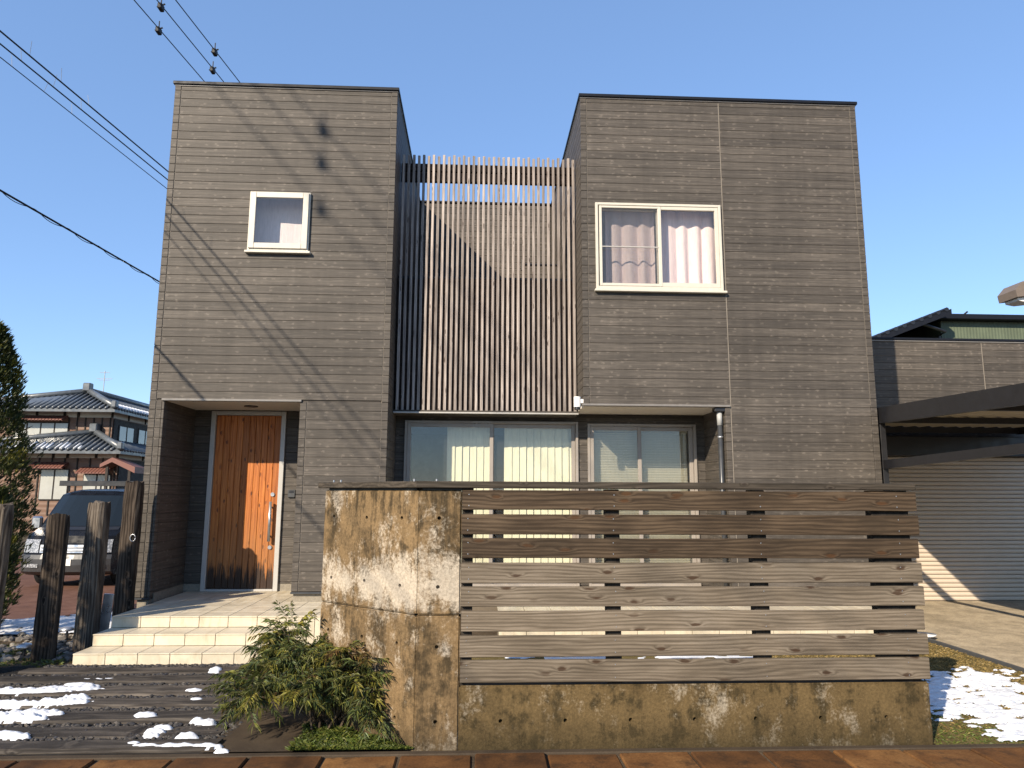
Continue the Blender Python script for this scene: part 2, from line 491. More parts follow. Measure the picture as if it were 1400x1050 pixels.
# ------------------------------------------------------------------ mesh helpers
class MB:
    def __init__(s):
        s.v, s.f, s.c = [], [], []

    def add(s, vs, fs, col=None):
        b = len(s.v)
        s.v += [tuple(v) for v in vs]
        s.f += [tuple(b+i for i in f) for f in fs]
        if col:
            s.c += [col]*len(fs)
        return s

    def box(s, x0, x1, y0, y1, z0, z1):
        vs = [(x, y, z) for x in (x0, x1) for y in (y0, y1) for z in (z0, z1)]
        return s.add(vs, [(0, 1, 3, 2), (4, 6, 7, 5), (0, 4, 5, 1), (2, 3, 7, 6), (0, 2, 6, 4), (1, 5, 7, 3)])

    def cbox(s, x0, x1, y0, y1, z0, z1, c=0.004, mtx=None):
        """box with chamfered edges"""
        X, Y, Z = (x0, x1), (y0, y1), (z0, z1)
        idx, vs = {}, []
        for i in (0, 1):
            for j in (0, 1):
                for k in (0, 1):
                    sx, sy, sz = (1-2*i)*c, (1-2*j)*c, (1-2*k)*c
                    for a, p in enumerate(((X[i], Y[j]+sy, Z[k]+sz), (X[i]+sx, Y[j], Z[k]+sz), (X[i]+sx, Y[j]+sy, Z[k]))):
                        idx[(i, j, k, a)] = len(vs)
                        vs.append(p)
        g = lambda i, j, k, a: idx[(i, j, k, a)]
        fs = []
        for i in (0, 1):
            q = [g(i, 0, 0, 0), g(i, 0, 1, 0), g(i, 1, 1, 0), g(i, 1, 0, 0)]
            fs.append(q if i == 0 else q[::-1])
            q = [g(0, i, 0, 1), g(1, i, 0, 1), g(1, i, 1, 1), g(0, i, 1, 1)]
            fs.append(q if i == 0 else q[::-1])
            q = [g(0, 0, i, 2), g(0, 1, i, 2), g(1, 1, i, 2), g(1, 0, i, 2)]
            fs.append(q if i == 0 else q[::-1])
        for i in (0, 1):
            for j in (0, 1):
                fs.append([g(i, j, 0, 0), g(i, j, 1, 0), g(i, j, 1, 1), g(i, j, 0, 1)])
                fs.append([g(i, 0, j, 0), g(i, 1, j, 0), g(i, 1, j, 2), g(i, 0, j, 2)])
                fs.append([g(0, i, j, 1), g(1, i, j, 1), g(1, i, j, 2), g(0, i, j, 2)])
                for k in (0, 1):
                    fs.append([g(i, j, k, 0), g(i, j, k, 1), g(i, j, k, 2)])
        if mtx:
            vs = [mtx @ Vector(v) for v in vs]
        return s.add(vs, fs)

    def tube(s, pts, r, n=8, cap=True):
        pts = [Vector(p) for p in pts]
        rs = r if isinstance(r, (list, tuple)) else [r]*len(pts)
        vs, fs = [], []
        for i, p in enumerate(pts):
            d = (pts[min(i+1, len(pts)-1)] - pts[max(i-1, 0)]).normalized()
            a = d.orthogonal().normalized() if abs(d.z) < 0.9 else d.cross(Vector((0, 1, 0))).normalized()
            b = d.cross(a)
            for k in range(n):
                t = 2*math.pi*k/n
                vs.append(p + (a*math.cos(t) + b*math.sin(t))*rs[i])
        for i in range(len(pts)-1):
            for k in range(n):
                k2 = (k+1) % n
                fs.append((i*n+k, i*n+k2, (i+1)*n+k2, (i+1)*n+k))
        if cap:
            fs.append(tuple(range(n))[::-1])
            fs.append(tuple((len(pts)-1)*n+k for k in range(n)))
        return s.add(vs, fs)

    def prism(s, poly, axis, a, b):
        """poly of 2D points extruded along axis from a to b"""
        def P(u, v, t):
            return {'X': (t, u, v), 'Y': (u, t, v), 'Z': (u, v, t)}[axis]
        n = len(poly)
        vs = [P(u, v, a) for u, v in poly] + [P(u, v, b) for u, v in poly]
        fs = [tuple(range(n)), tuple(range(2*n-1, n-1, -1))]
        fs += [(i, n+i, n+(i+1) % n, (i+1) % n) for i in range(n)]
        return s.add(vs, fs)

    def mesh(s, name):
        me = bpy.data.meshes.new(name)
        me.from_pydata(s.v, [], s.f)
        if s.c:
            at = me.color_attributes.new('Col', 'FLOAT_COLOR', 'CORNER')
            k = 0
            for p, c in zip(me.polygons, s.c):
                for li in p.loop_indices:
                    at.data[li].color = (*c, 1)
        else:
            bm = bmesh.new()
            bm.from_mesh(me)
            bmesh.ops.recalc_face_normals(bm, faces=bm.faces)
            bm.to_mesh(me)
            bm.free()
        me.update()
        return me

    def build(s, name, mat, parent=None, smooth=False):
        return link(name, s.mesh(name), mat, parent, smooth)


def link(name, me, mat, parent=None, smooth=False):
    o = bpy.data.objects.new(name, me)
    if mat and not me.materials:
        me.materials.append(MAT[mat])
    if smooth:
        for p in me.polygons:
            p.use_smooth = True
    COL.objects.link(o)
    if parent:
        par(o, parent)
    return o


def par(o, p):
    o.parent = p
    o.matrix_parent_inverse = Matrix.Translation(-wloc(p))


def wloc(p):
    # parents are only ever translated things, or meshes built in world coordinates
    return WL.get(p.name, Vector((0, 0, 0)))


WL = {}


def thing(name, label, cat, loc=(0, 0, 0), group=None):
    o = bpy.data.objects.new(name, None)
    COL.objects.link(o)
    o.location = loc
    o.empty_display_size = 0.2
    WL[o.name] = Vector(loc)
    return tag(o, label, cat, group)


def tag(o, label, cat, group=None):
    o['label'] = label
    o['category'] = cat
    if group:
        o['group'] = group
    return o


def struct(o):
    o['kind'] = 'structure'
    return o


def stuff(o, label=None, cat=None):
    o['kind'] = 'stuff'
    if label:
        tag(o, label, cat)
    return o


def sheet(name, x0, x1, y0, y1, z, mat, nx=1, ny=1):
    b = MB()
    vs = [(x0+(x1-x0)*i/nx, y0+(y1-y0)*j/ny, z) for j in range(ny+1) for i in range(nx+1)]
    fs = [(j*(nx+1)+i, j*(nx+1)+i+1, (j+1)*(nx+1)+i+1, (j+1)*(nx+1)+i) for j in range(ny) for i in range(nx)]
    return struct(b.add(vs, fs).build(name, mat))


def nz(x, y=0, z=0):
    return mnoise.noise(Vector((x, y, z)))


# ================================================================== SETTING
def smooth01(t):
    t = max(0, min(1, t))
    return t*t*(3-2*t)


def gz(x, y):
    """ground height: the neighbour's drive on the left lies a little lower"""
    return -0.22*smooth01((-4.9-x)/1.4)*smooth01((y-9.0)/3.0) - 0.10*smooth01((y-14)/6)


gxs = [-1500, -400, -120, -60, -40, -28, -20, -15, -12, -10, -8.5, -7.5, -7, -6.5, -6.1, -5.8, -5.5, -5.2, -4.9, -4.5, -3.5, -1.0, 2, 5, 9, 14, 25, 60, 200, 600, 1500]
gys = [-600, -150, -40, -10, 0, 3, 5, 7, 8.5, 9.0, 9.5, 10, 10.5, 11, 11.5, 12, 13, 14, 15, 16, 17, 18, 20, 24, 30, 40, 60, 120, 400, 1500]
gb = MB()
nx = len(gxs)
gb.add([(x, y, gz(x, y)-0.012) for y in gys for x in gxs],
       [(j*nx+i, j*nx+i+1, (j+1)*nx+i+1, (j+1)*nx+i) for j in range(len(gys)-1) for i in range(nx-1)])
struct(gb.build('ground', 'soil', smooth=True))

sheet('road', -60, 60, -5.5, 3.42, -0.004, 'asphalt')
# neighbour's reddish drive beyond the posts
db = MB()
dx_ = [-14, -12, -10, -9, -8, -7.4, -6.8, -6.3, -5.8, -5.3, -4.9, -4.5, -4.12]
dy_ = [10.3, 10.8, 11.3, 12, 13, 14, 15, 16.5, 18, 21, 26, 34]
db.add([(x, y, gz(x, y)+0.006) for y in dy_ for x in dx_],
       [(j*len(dx_)+i, j*len(dx_)+i+1, (j+1)*len(dx_)+i+1, (j+1)*len(dx_)+i) for j in range(len(dy_)-1) for i in range(len(dx_)-1)])
struct(db.build('side_driveway', 'red_paving', smooth=True))
sheet('driveway', 5.14, 12, 3.46, 11.3, 0.004, 'drive_concrete')
sheet('lawn', -1.0, 5.06, 5.02, 8.4, 0.0, 'turf')
sheet('lawn_front', 3.02, 5.06, 4.84, 5.02, 0.0, 'turf')
# thin dark lawn edging board
struct(MB().cbox(5.07, 5.10, 4.86, 8.9, -0.05, 0.035, 0.004).build('lawn_edging', 'dark_grey'))
# bed of gravel in which the sleepers lie, the dark slab beside it
sheet('path_bed', -4.5, -1.62, 4.86, 7.27, 0.0, 'gravel_bed')
sb = MB()
sb.add([(-1.70, 4.86, 0.012), (-1.13, 4.86, 0.012), (-1.05, 5.65, 0.012), (-0.6, 6.6, 0.012), (-0.6, 7.96, 0.012), (-1.96, 7.96, 0.012), (-1.96, 7.2, 0.012), (-1.80, 6.6, 0.012), (-1.78, 6.1, 0.012), (-1.66, 5.6, 0.012)],
       [(0, 1, 2, 3, 4, 5, 6, 7, 8, 9)])
struct(sb.build('path_slab', 'slab'))

# pavement: a run of big clay coloured pavers with open joints
pv = struct(MB().box(-8, 12, 3.42, 4.86, -0.06, -0.018).build('pavement', 'slab'))
pm = {}
for row, (y0, y1) in enumerate(((4.34, 4.795), (3.87, 4.325), (3.43, 3.855))):
    for i in range(-11, 19 if row == 0 else 10):
        x0 = -0.455 + 0.004 + i*0.4555 + (0.006*math.sin(i*3.1))
        key = (row, i % 4)
        if key not in pm:
            b = MB().cbox(0, 0.438, 0, y1-y0-0.004, -0.05, 0, 0.009)
            pm[key] = b.mesh('paver')
        o = link('paver', pm[key], 'paver', pv)
        o.location = (x0, y0, 0.004 + 0.004*math.sin(i*2.3+row))
        o.rotation_euler = (R(0.5*math.sin(i*1.7)), R(0.4*math.cos(i*2.9)), R(0.5*math.sin(i*5)))
# low kerb strip between pavers and wall foot
struct(MB().cbox(-8, 12, 4.80, 4.862, -0.05, 0.006, 0.006).build('kerb_strip', 'slab'))

# sleeper path
pt = struct(MB().box(-4.45, -1.72, 4.875, 7.2, -0.05, -0.02).build('path', 'gravel_bed'))
SLP = [(4.895, 5.085, -4.5, -1.63), (5.165, 5.405, -4.5, -1.70), (5.49, 5.73, -4.5, -1.80), (5.85, 6.07, -4.5, -1.74), (6.19, 6.44, -4.5, -1.86), (6.58, 6.79, -4.3, -1.80), (6.91, 7.09, -4.05, -1.98)]
for y0, y1, x0, x1 in SLP:
    if x1 == x0:
        continue
    b = MB()
    n = 26
    dz_ = -0.012 if abs(y0-5.165) < 0.01 else 0.0
    vs, fs = [], []
    for i in range(n+1):
        x = x0+(x1-x0)*i/n
        e = lambda k: 0.010*nz(x*5, y0*3+k*5, 1.3)+0.006*nz(x*19, y0+k)
        prof = [(y0+e(0), -0.06), (y0+e(0), 0.006+e(1)+dz_), (y0+0.016+e(0), 0.026+e(1)*0.7+dz_), ((y0+y1)/2, 0.030+e(2)*0.7+dz_), (y1-0.016+e(3), 0.027+e(2)*0.7+dz_), (y1+e(3), 0.006+e(4)+dz_), (y1+e(3), -0.06)]
        vs += [(x+(0.02*nz(y0*9, k) if i in (0, n) else 0), yy, zz) for k, (yy, zz) in enumerate(prof)]
    for i in range(n):
        for k in range(6):
            fs.append((i*7+k, (i+1)*7+k, (i+1)*7+k+1, i*7+k+1))
    fs.append(tuple(range(7)))
    fs.append(tuple(n*7+k for k in range(6, -1, -1)))
    b.add(vs, fs).build('sleeper', 'sleeper_wood', pt)


def ico():
    bm = bmesh.new()
    bmesh.ops.create_icosphere(bm, subdivisions=1, radius=1)
    v = [tuple(x.co) for x in bm.verts]
    f = [tuple(x.index for x in p.verts) for p in bm.faces]
    bm.free()
    return v, f


IV, IF = ico()
rg = random.Random(11)


def stones(name, areas, mats, rad, count, label, cat):
    b = MB()
    for (x0, x1, y0, y1, z), k in zip(areas, count):
        for _ in range(k):
            r = rg.uniform(*rad)
            c = Vector((rg.uniform(x0, x1), rg.uniform(y0, y1), z + r*0.3))
            s = Vector((rg.uniform(0.7, 1.3), rg.uniform(0.7, 1.2), rg.uniform(0.45, 0.8)))*r
            a = rg.uniform(0, 6.28)
            ca, sa = math.cos(a), math.sin(a)
            j = [rg.uniform(0.82, 1.15) for _ in IV]
            g = rg.choice(mats)
            gk = rg.uniform(0.7, 1.35)
            g = tuple(q*gk for q in g)
            b.add([(c.x+(v[0]*s.x*ca-v[1]*s.y*sa)*q, c.y+(v[0]*s.x*sa+v[1]*s.y*ca)*q, c.z+v[2]*s.z*q) for v, q in zip(IV, j)], IF, g)
    o = b.build(name, 'leaf_stone')
    return stuff(o, label, cat)


t_ = NT('leaf_stone', 0.8, 0.25)
t_.col(t_.n('ShaderNodeAttribute', attribute_name='Col').outputs['Color'])
MAT['leaf_stone'] = t_.m
GC = [(0.035, 0.033, 0.032), (0.055, 0.050, 0.045), (0.08, 0.07, 0.06), (0.028, 0.028, 0.032)]
gaps = [(-4.5, -1.62, 5.10, 5.48), (-4.5, -1.78, 5.735, 5.85), (-4.5, -1.76, 6.08, 6.18), (-4.5, -1.84, 6.45, 6.57), (-4.3, -1.86, 6.80, 6.90), (-4.0, -1.98, 7.10, 7.26)]
stones('gravel', [(a, b_, c, d, 0.0) for a, b_, c, d in gaps], GC, (0.010, 0.022), [1900, 700, 620, 640, 480, 700], 'dark crushed stone filling the joints between the timber sleepers', 'gravel')

# ================================================================== HOUSE
YF = 8.95                                   # face of the front boards
ZB, PITCH = 0.455, 0.1138
house = thing('house', 'two storey house in dark brown horizontal siding with a timber slat screen', 'house', (0.5, 9.2, 0.0))

# one unit board, chamfered along its long edges: x 0..1, z 0..1, face towards -y
_bb = MB()
_pr = [(0.020, 0.0), (0.004, 0.0), (0.0, 0.045), (0.0, 0.94), (0.004, 0.985), (0.020, 0.985)]
_bb.prism(_pr, 'X', 0, 1)
BOARD = _bb.mesh('siding_board')
_bs = MB()
_bs.add([(y, x, z) for x, y, z in _bb.v], _bb.f)
BOARD_S = _bs.mesh('siding_board_side')     # face towards -x


def cut_rows(x0, x1, z0, z1, holes):
    out = []
    k0 = math.floor((z0-ZB)/PITCH+1e-4)
    k1 = math.ceil((z1-ZB)/PITCH-1e-4)
    for k in range(k0, k1):
        a, b = max(z0, ZB+k*PITCH), min(z1, ZB+(k+1)*PITCH)
        if b-a < 0.012:
            continue
        segs = [(x0, x1, a, b)]
        for hx0, hx1, hz0, hz1 in holes:
            ns = []
            for p, q, c, d in segs:
                if hx1 <= p or hx0 >= q or hz1 <= c+1e-4 or hz0 >= d-1e-4:
                    ns.append((p, q, c, d))
                    continue
                if hx0 > p:
                    ns.append((p, hx0, c, d))
                if hx1 < q:
                    ns.append((hx1, q, c, d))
                if hz0 > c+0.01:
                    ns.append((max(p, hx0), min(q, hx1), c, hz0))
                if hz1 < d-0.01:
                    ns.append((max(p, hx0), min(q, hx1), hz1, d))
            segs = ns
        out += [s_ for s_ in segs if s_[1]-s_[0] > 0.01]
    return out


def boards(parent, x0, x1, z0, z1, y, holes=(), mat='siding'):
    for p, q, c, d in cut_rows(x0, x1, z0, z1, holes):
        o = link('siding_board', BOARD, mat, parent)
        o.location = (p, y, c)
        o.scale = (q-p, 1, d-c)


def boards_joined(name, parent, x0, x1, z0, z1, y, holes=(), side=None, mat='siding'):
    """rows too foreshortened or hidden to pick apart, as one part. side: x of a wall running along y"""
    b = MB()
    for p, q, c, d in cut_rows(x0, x1, z0, z1, holes):
        if side is None:
            b.add([(p+v[0]*(q-p), y+v[1], c+v[2]*(d-c)) for v in _bb.v], _bb.f)
        else:
            sx_, sg = side
            b.add([(sx_+sg*v[1], p+v[0]*(q-p), c+v[2]*(d-c)) for v in _bb.v], _bb.f)
    o = b.build(name, mat, parent)
    o['kind'] = 'stuff'
    return o


def corner_rows(parent, x0, x1, y0, y1, z0, z1):
    """corner profile with the same courses"""
    b = MB()
    for p, q, c, d in cut_rows(0, 1, z0, z1, ()):
        b.cbox(x0, x1, y0, y1, c+0.001, d-0.002, 0.004)
    return b.build('corner_trim', 'siding', parent)


ZT = 6.90
LX0, LX1, RX0, RX1 = -4.01, -1.11, 1.33, 5.12
YB = 12.65                                  # back wall of the roof terrace
DX0, DX1, DZ = -3.83, -2.19, 2.731          # door recess
YD = 9.95
WS = (-2.945, -2.180, 4.655, 5.440)         # small window
WB = (1.510, 3.178, 4.235, 5.408)           # bedroom window
yc = YF + 0.014                             # front of the wall core

# --- left block core
cb = MB()
T = 0.16
cb.box(LX0+0.012, DX0-0.012, yc, yc+T, 0.36, DZ)
cb.box(DX1+0.012, LX1-0.012, yc, yc+T, 0.455, DZ)
cb.box(LX0+0.012, LX1-0.012, yc, yc+T, DZ, WS[2])
cb.box(LX0+0.012, WS[0], yc, yc+T, WS[2], WS[3])
cb.box(WS[1], LX1-0.012, yc, yc+T, WS[2], WS[3])
cb.box(LX0+0.012, LX1-0.012, yc, yc+T, WS[3], ZT)
cb.box(LX0+0.012, LX0+0.17, yc+T, 13.2, 0.2, ZT)         # outer side
cb.box(LX1-0.17, LX1-0.012, yc+T, 13.2, 0.2, ZT)         # side to the terrace
cb.box(LX0+0.17, LX1-0.17, 13.04, 13.2, 0.2, ZT)
cb.box(LX0+0.17, LX1-0.17, yc+T, 13.04, ZT-0.14, ZT-0.02)  # roof deck
cb.box(LX0+0.17, LX1-0.17, yc+1.2, 13.04, 0.2, 0.33)
# recess cheeks and back
cb.box(DX0-0.16, DX0-0.012, yc+T, YD+0.15, 0.34, DZ+0.06)
cb.box(DX1+0.012, DX1+0.16, yc+T, YD+0.15, 0.34, DZ+0.06)
cb.box(DX0-0.012, -3.60, YD+0.014, YD+0.15, 0.34, DZ+0.06)
cb.box(-2.61, DX1+0.012, YD+0.014, YD+0.15, 0.34, DZ+0.06)
cb.box(-3.60, -2.61, YD+0.014, YD+0.15, 2.71, DZ+0.06)
wallL = cb.build('wall', 'wall_core', house)
LC = 0.085
boards(wallL, LX0+LC, LX1-LC, DZ+0.02, ZT, YF, [WS])
boards(wallL, DX1+LC, LX1-LC, ZB, DZ, YF)
boards(wallL, LX0+LC, DX0-0.035, 0.39, DZ, YF)
corner_rows(wallL, LX0, LX0+LC-0.006, YF-0.004, YF+0.09, 0.39, ZT)
corner_rows(wallL, LX1-LC+0.006, LX1, YF-0.004, YF+0.09, ZB, ZT)
corner_rows(wallL, DX0-0.030, DX0, YF-0.003, YF+0.09, 0.39, DZ)
corner_rows(wallL, DX1, DX1+LC-0.006, YF-0.004, YF+0.09, ZB, DZ)
# recess walls
boards_joined('side_boards', wallL, YF+0.09, YD, 0.43, DZ, 0, side=(DX0, -1), mat='siding_side')
boards(wallL, DX0, -3.60, 0.43, DZ, YD)
boards(wallL, -2.61, DX1, 0.43, DZ, YD)
boards_joined('side_boards', wallL, YF+0.09, 13.2, ZB, ZT, 0, side=(LX1, -1), mat='siding_side')
boards_joined('side_boards', wallL, YF+0.09, 13.2, 0.3, ZT, 0, side=(LX0, 1), mat='siding_side')

# --- right block core
cr = MB()
SX = 3.14                                   # cheek of the recessed window wall
YW = 9.84                                   # recessed window wall
cr.box(RX0+0.012, RX1-0.012, yc, yc+T, 2.72, WB[2])
cr.box(RX0+0.012, WB[0], yc, yc+T, WB[2], WB[3])
cr.box(WB[1], RX1-0.012, yc, yc+T, WB[2], WB[3])
cr.box(RX0+0.012, RX1-0.012, yc, yc+T, WB[3], ZT)
cr.box(SX+0.012, RX1-0.012, yc, yc+T, 0.3, 2.72)
cr.box(RX0+0.012, RX0+0.17, yc+T, 13.2, 2.75, ZT)
cr.box(RX1-0.17, RX1-0.012, yc+T, 13.2, 0.0, ZT)
cr.box(RX0+0.17, RX1-0.17, 13.04, 13.2, 2.75, ZT)
cr.box(RX0+0.17, RX1-0.17, yc+T, 13.04, ZT-0.14, ZT-0.02)
cr.box(SX+0.012, SX+0.16, yc+T, YW+0.15, 0.3, 2.72)
cr.box(RX0+0.02, RX1-0.17, yc+T, YW+0.2, 2.755, 2.85)
wallR = cr.build('wall', 'wall_core', house)
JX = 3.215
boards(wallR, RX0+LC, JX-0.008, 2.745, ZT, YF, [WB])
boards(wallR, JX+0.008, RX1-LC, 0.34, ZT, YF)
corner_rows(wallR, RX0, RX0+LC-0.006, YF-0.004, YF+0.09, 2.745, ZT)
corner_rows(wallR, RX1-LC+0.006, RX1, YF-0.004, YF+0.09, 0.34, ZT)
corner_rows(wallR, SX, JX-0.008, YF-0.004, YF+0.09, 0.34, 2.72)
MB().box(JX-0.0065, JX+0.0065, YF+0.004, yc+0.004, 0.34, ZT).build('sealant_joint', 'sealant', wallR)
for xx in (LX0+LC-0.003, LX1-LC+0.003):
    MB().box(xx-0.0028, xx+0.0028, YF+0.004, yc+0.004, ZB, ZT).build('sealant_joint', 'sealant', wallL)
MB().box(DX1+LC-0.006, DX1+LC, YF+0.004, yc+0.004, ZB, DZ).build('sealant_joint', 'sealant', wallL)
for xx in (RX0+LC-0.003, RX1-LC+0.003):
    MB().box(xx-0.0028, xx+0.0028, YF+0.004, yc+0.004, 2.76, ZT).build('sealant_joint', 'sealant', wallR)
boards_joined('side_boards', wallR, YF+0.09, 13.2, 2.745, ZT, 0, side=(RX0, 1), mat='siding_side')
boards_joined('side_boards', wallR, YF+0.09, YW, 0.36, 2.72, 0, side=(SX, 1), mat='siding_side')

# --- back wall of the roof terrace and the window wall below it
bw = MB()
bw.box(LX1, RX0, YB+0.014, YB+0.2, 2.6, ZT)
wallB = bw.build('wall', 'wall_core', house)
boards(wallB, LX1+0.03, RX0-0.03, 4.2, ZT, YB)
boards_joined('hidden_boards', wallB, LX1+0.03, RX0-0.03, 2.9, 4.2, YB)
W1 = (-0.985, 1.382, 0.40, 2.600)
W2 = (1.512, 3.022, 0.40, 2.578)
ww = MB()
ww.box(LX1, W1[0], YW+0.014, YW+0.16, 0.3, 2.70)
ww.box(W1[1], W2[0], YW+0.014, YW+0.16, 0.3, 2.70)
ww.box(W2[1], SX+0.012, YW+0.014, YW+0.16, 0.3, 2.70)
ww.box(W1[0], W1[1], YW+0.014, YW+0.16, 2.600, 2.70)
ww.box(W2[0], W2[1], YW+0.014, YW+0.16, 2.578, 2.70)
ww.box(LX1, SX, YW+0.014, YW+0.16, 0.3, 0.40)
wallW = ww.build('wall', 'wall_core', house)
boards_joined('window_wall_boards', wallW, LX1, SX, 0.42, 2.66, YW, [W1, W2])
# rooms behind the windows
rm = MB()
rm.box(LX1, RX1-0.2, 12.4, 12.5, 0.3, 2.66)
rm.box(LX1-0.1, RX1-0.2, YW+0.16, 12.5, 0.28, 0.36)
rm.box(LX1, SX+0.1, YW+0.16, 12.5, 2.62, 2.66)
rm.box(SX+0.02, SX+0.1, YW+0.16, 12.4, 0.36, 2.62)
plain('room', (0.30, 0.285, 0.26), 0.9)
rm.build('interior_wall', 'room', house)
rm = MB()
rm.box(RX0+0.18, RX1-0.18, 11.2, 11.3, 3.2, 6.3)
rm.box(RX0+0.18, RX1-0.18, 9.2, 11.2, 6.0, 6.1)
rm.box(LX0+0.18, LX1-0.18, 11.2, 11.3, 3.2, 6.3)
rm.box(LX0+0.18, LX1-0.18, 9.2, 11.2, 6.0, 6.1)
rm.box(LX0+0.18, LX1-0.18, 9.2, 11.2, 3.1, 3.2)
rm.box(RX0+0.18, RX1-0.18, 9.2, 11.2, 3.1, 3.2)
rm.build('interior_wall', 'room', house)

# --- roof edge flashings
for a, b_ in ((LX0, LX1), (RX0, RX1)):
    fb = MB()
    fb.cbox(a-0.02, b_+0.02, YF-0.032, YF+0.14, ZT+0.004, ZT+0.046, 0.004)
    fb.cbox(a-0.02, a+0.10, YF+0.14, 13.25, ZT+0.004, ZT+0.046, 0.004)
    fb.cbox(b_-0.10, b_+0.02, YF+0.14, 13.25, ZT+0.004, ZT+0.046, 0.004)
    fb.build('roof_flashing', 'flashing', house)
    fb = MB()
    fb.cbox(a-0.006, b_+0.006, YF-0.012, YF+0.1, ZT-0.014, ZT+0.004, 0.003)
    fb.cbox(a-0.006, a+0.08, YF+0.1, 13.22, ZT-0.014, ZT+0.004, 0.003)
    fb.cbox(b_-0.08, b_+0.006, YF+0.1, 13.22, ZT-0.014, ZT+0.004, 0.003)
    fb.build('roof_drip_strip', 'drip', house)
MB().cbox(LX1+0.02, RX0-0.02, YB-0.03, YB+0.16, ZT+0.012, ZT+0.042, 0.004).build('roof_flashing', 'flashing', house)

# --- foundations
for bx_ in ((LX0+0.03, DX0-0.02, YF+0.03, YF+0.12, 0.0, 0.388),
            (DX1+0.02, LX1, YF+0.03, YF+0.14, 0.28, 0.445),
            (DX0-0.15, DX0-0.004, YF+0.125, YD+0.01, 0.20, 0.432),
            (DX0-0.003, -3.606, YD+0.004, YD+0.1, 0.28, 0.428),
            (-2.604, DX1, YD+0.004, YD+0.1, 0.28, 0.428),
            (SX+0.02, RX1-0.02, YF+0.03, YF+0.14, 0.0, 0.332)):
    MB().box(*bx_).build('foundation', 'foundation', house)
for bx_ in ((DX1-0.004, LX1, YF-0.018, YF+0.05, ZB-0.026, ZB-0.004), (LX0, DX0, YF-0.018, YF+0.05, 0.366, 0.386), (SX, RX1, YF-0.018, YF+0.05, 0.312, 0.334)):
    MB().cbox(*bx_, 0.003).build('base_flashing', 'pipe_grey', house)

# --- porch soffit, drip strip, downlight
MB().box(DX0, DX1, YF+0.03, YD+0.05, DZ-0.004, DZ+0.05).build('porch_soffit', 'soffit', house)
MB().cbox(DX0-0.03, DX1+0.02, YF-0.026, YF+0.032, DZ-0.006, DZ+0.022, 0.004).build('drip_strip', 'drip', house)
dl = MB()
dl.tube([(-2.93, 9.42, DZ-0.016), (-2.93, 9.42, DZ+0.01)], 0.085, 20)
dl.build('downlight', 'dark_grey', house)

# --- window head soffit of the right block, balcony soffit, downpipe
MB().box(RX0+0.01, SX+0.02, YF+0.03, YW+0.1, 2.712, 2.755).build('soffit', 'soffit', house)
MB().cbox(RX0-0.015, SX+0.06, YF-0.026, YF+0.032, 2.716, 2.744, 0.004).build('drip_strip', 'drip', house)
YS = 9.46
MB().box(LX1+0.005, RX0+0.005, YS-0.02, YW+0.3, 2.655, 2.70).build('balcony_soffit', 'wall_core', house)
MB().cbox(LX1+0.01, RX0+0.005, YS-0.045, YS-0.015, 2.655, 2.675, 0.003).build('drip_strip', 'alu_grey', house)
dp = MB()
px, py = 3.085, 9.015
dp.tube([(px, py, 0.34), (px, py, 2.53)], 0.030, 14)
dpo = dp.build('downpipe', 'pipe_grey', house, True)
MB().tube([(px, py, 2.49), (px, py, 2.66)], 0.034, 14).build('pipe_collar', 'pale_grey', dpo, True)
MB().tube([(px, py, 2.33), (px, py, 2.352)], 0.036, 14).build('pipe_clip', 'steel', dpo, True)
g = MB()
g.cbox(px-0.075, px+0.075, py-0.06, py+0.06, 2.66, 2.716, 0.008)
g.build('gutter_outlet', 'black_metal', dpo)

# --- slat screen
scr = MB()
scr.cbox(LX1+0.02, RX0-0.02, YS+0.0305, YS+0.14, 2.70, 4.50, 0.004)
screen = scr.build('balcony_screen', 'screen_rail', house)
sm = MB().cbox(-0.0175, 0.0175, -0.018, 0.012, 0, 1, 0.0025).mesh('slat')
ns = 35
for i in range(ns):
    x = LX1+0.05 + (RX0-LX1-0.085)*i/(ns-1)
    o = link('slat', sm, 'slat_wood', screen)
    o.location = (x + 0.002*math.sin(i*7.1), YS+0.018, 2.69)
    o.scale = (1, 1, 3.575 + 0.012*math.sin(i*3.3))
    o.rotation_euler = (0, 0, R(1.2*math.sin(i*4.7)))
for z0, z1 in ((6.045, 6.155), (5.895, 6.03)):
    MB().cbox(LX1+0.015, RX0-0.015, YS+0.0295, YS+0.09, z0, z1, 0.004).build('rail', 'screen_rail', screen)
MB().cbox(LX1+0.015, RX0-0.015, YS+0.0315, YS+0.16, 4.50, 4.535, 0.004).build('rail', 'flashing', screen)
# balcony floor
MB().box(LX1, RX0, YS+0.14, YB, 2.70, 3.05).build('balcony_floor', 'wall_core', house)
# clothes-pole bracket on the terrace wall
br = MB()
br.tube([(RX0-0.01, 11.3, 5.32), (RX0-0.62, 11.3, 5.32)], 0.022, 8)
br.tube([(RX0-0.62, 11.3, 5.40), (RX0-0.62, 11.3, 5.22)], 0.028, 8)
br.build('pole_bracket', 'black_metal', house)
# white lamp / camera at the corner
cm = MB()
cm.tube([(RX0-0.075, YF+0.02, 2.70), (RX0-0.075, YF+0.02, 2.83)], 0.045, 14)
cm.cbox(RX0-0.05, RX0+0.005, YF+0.0, YF+0.06, 2.75, 2.80, 0.004)
cmo = cm.build('security_camera', 'white_plastic', house)
MB().tube([(RX0-0.075, YF+0.02, 2.668), (RX0-0.075, YF+0.02, 2.70)], 0.038, 14).build('lens', 'black_metal', cmo)


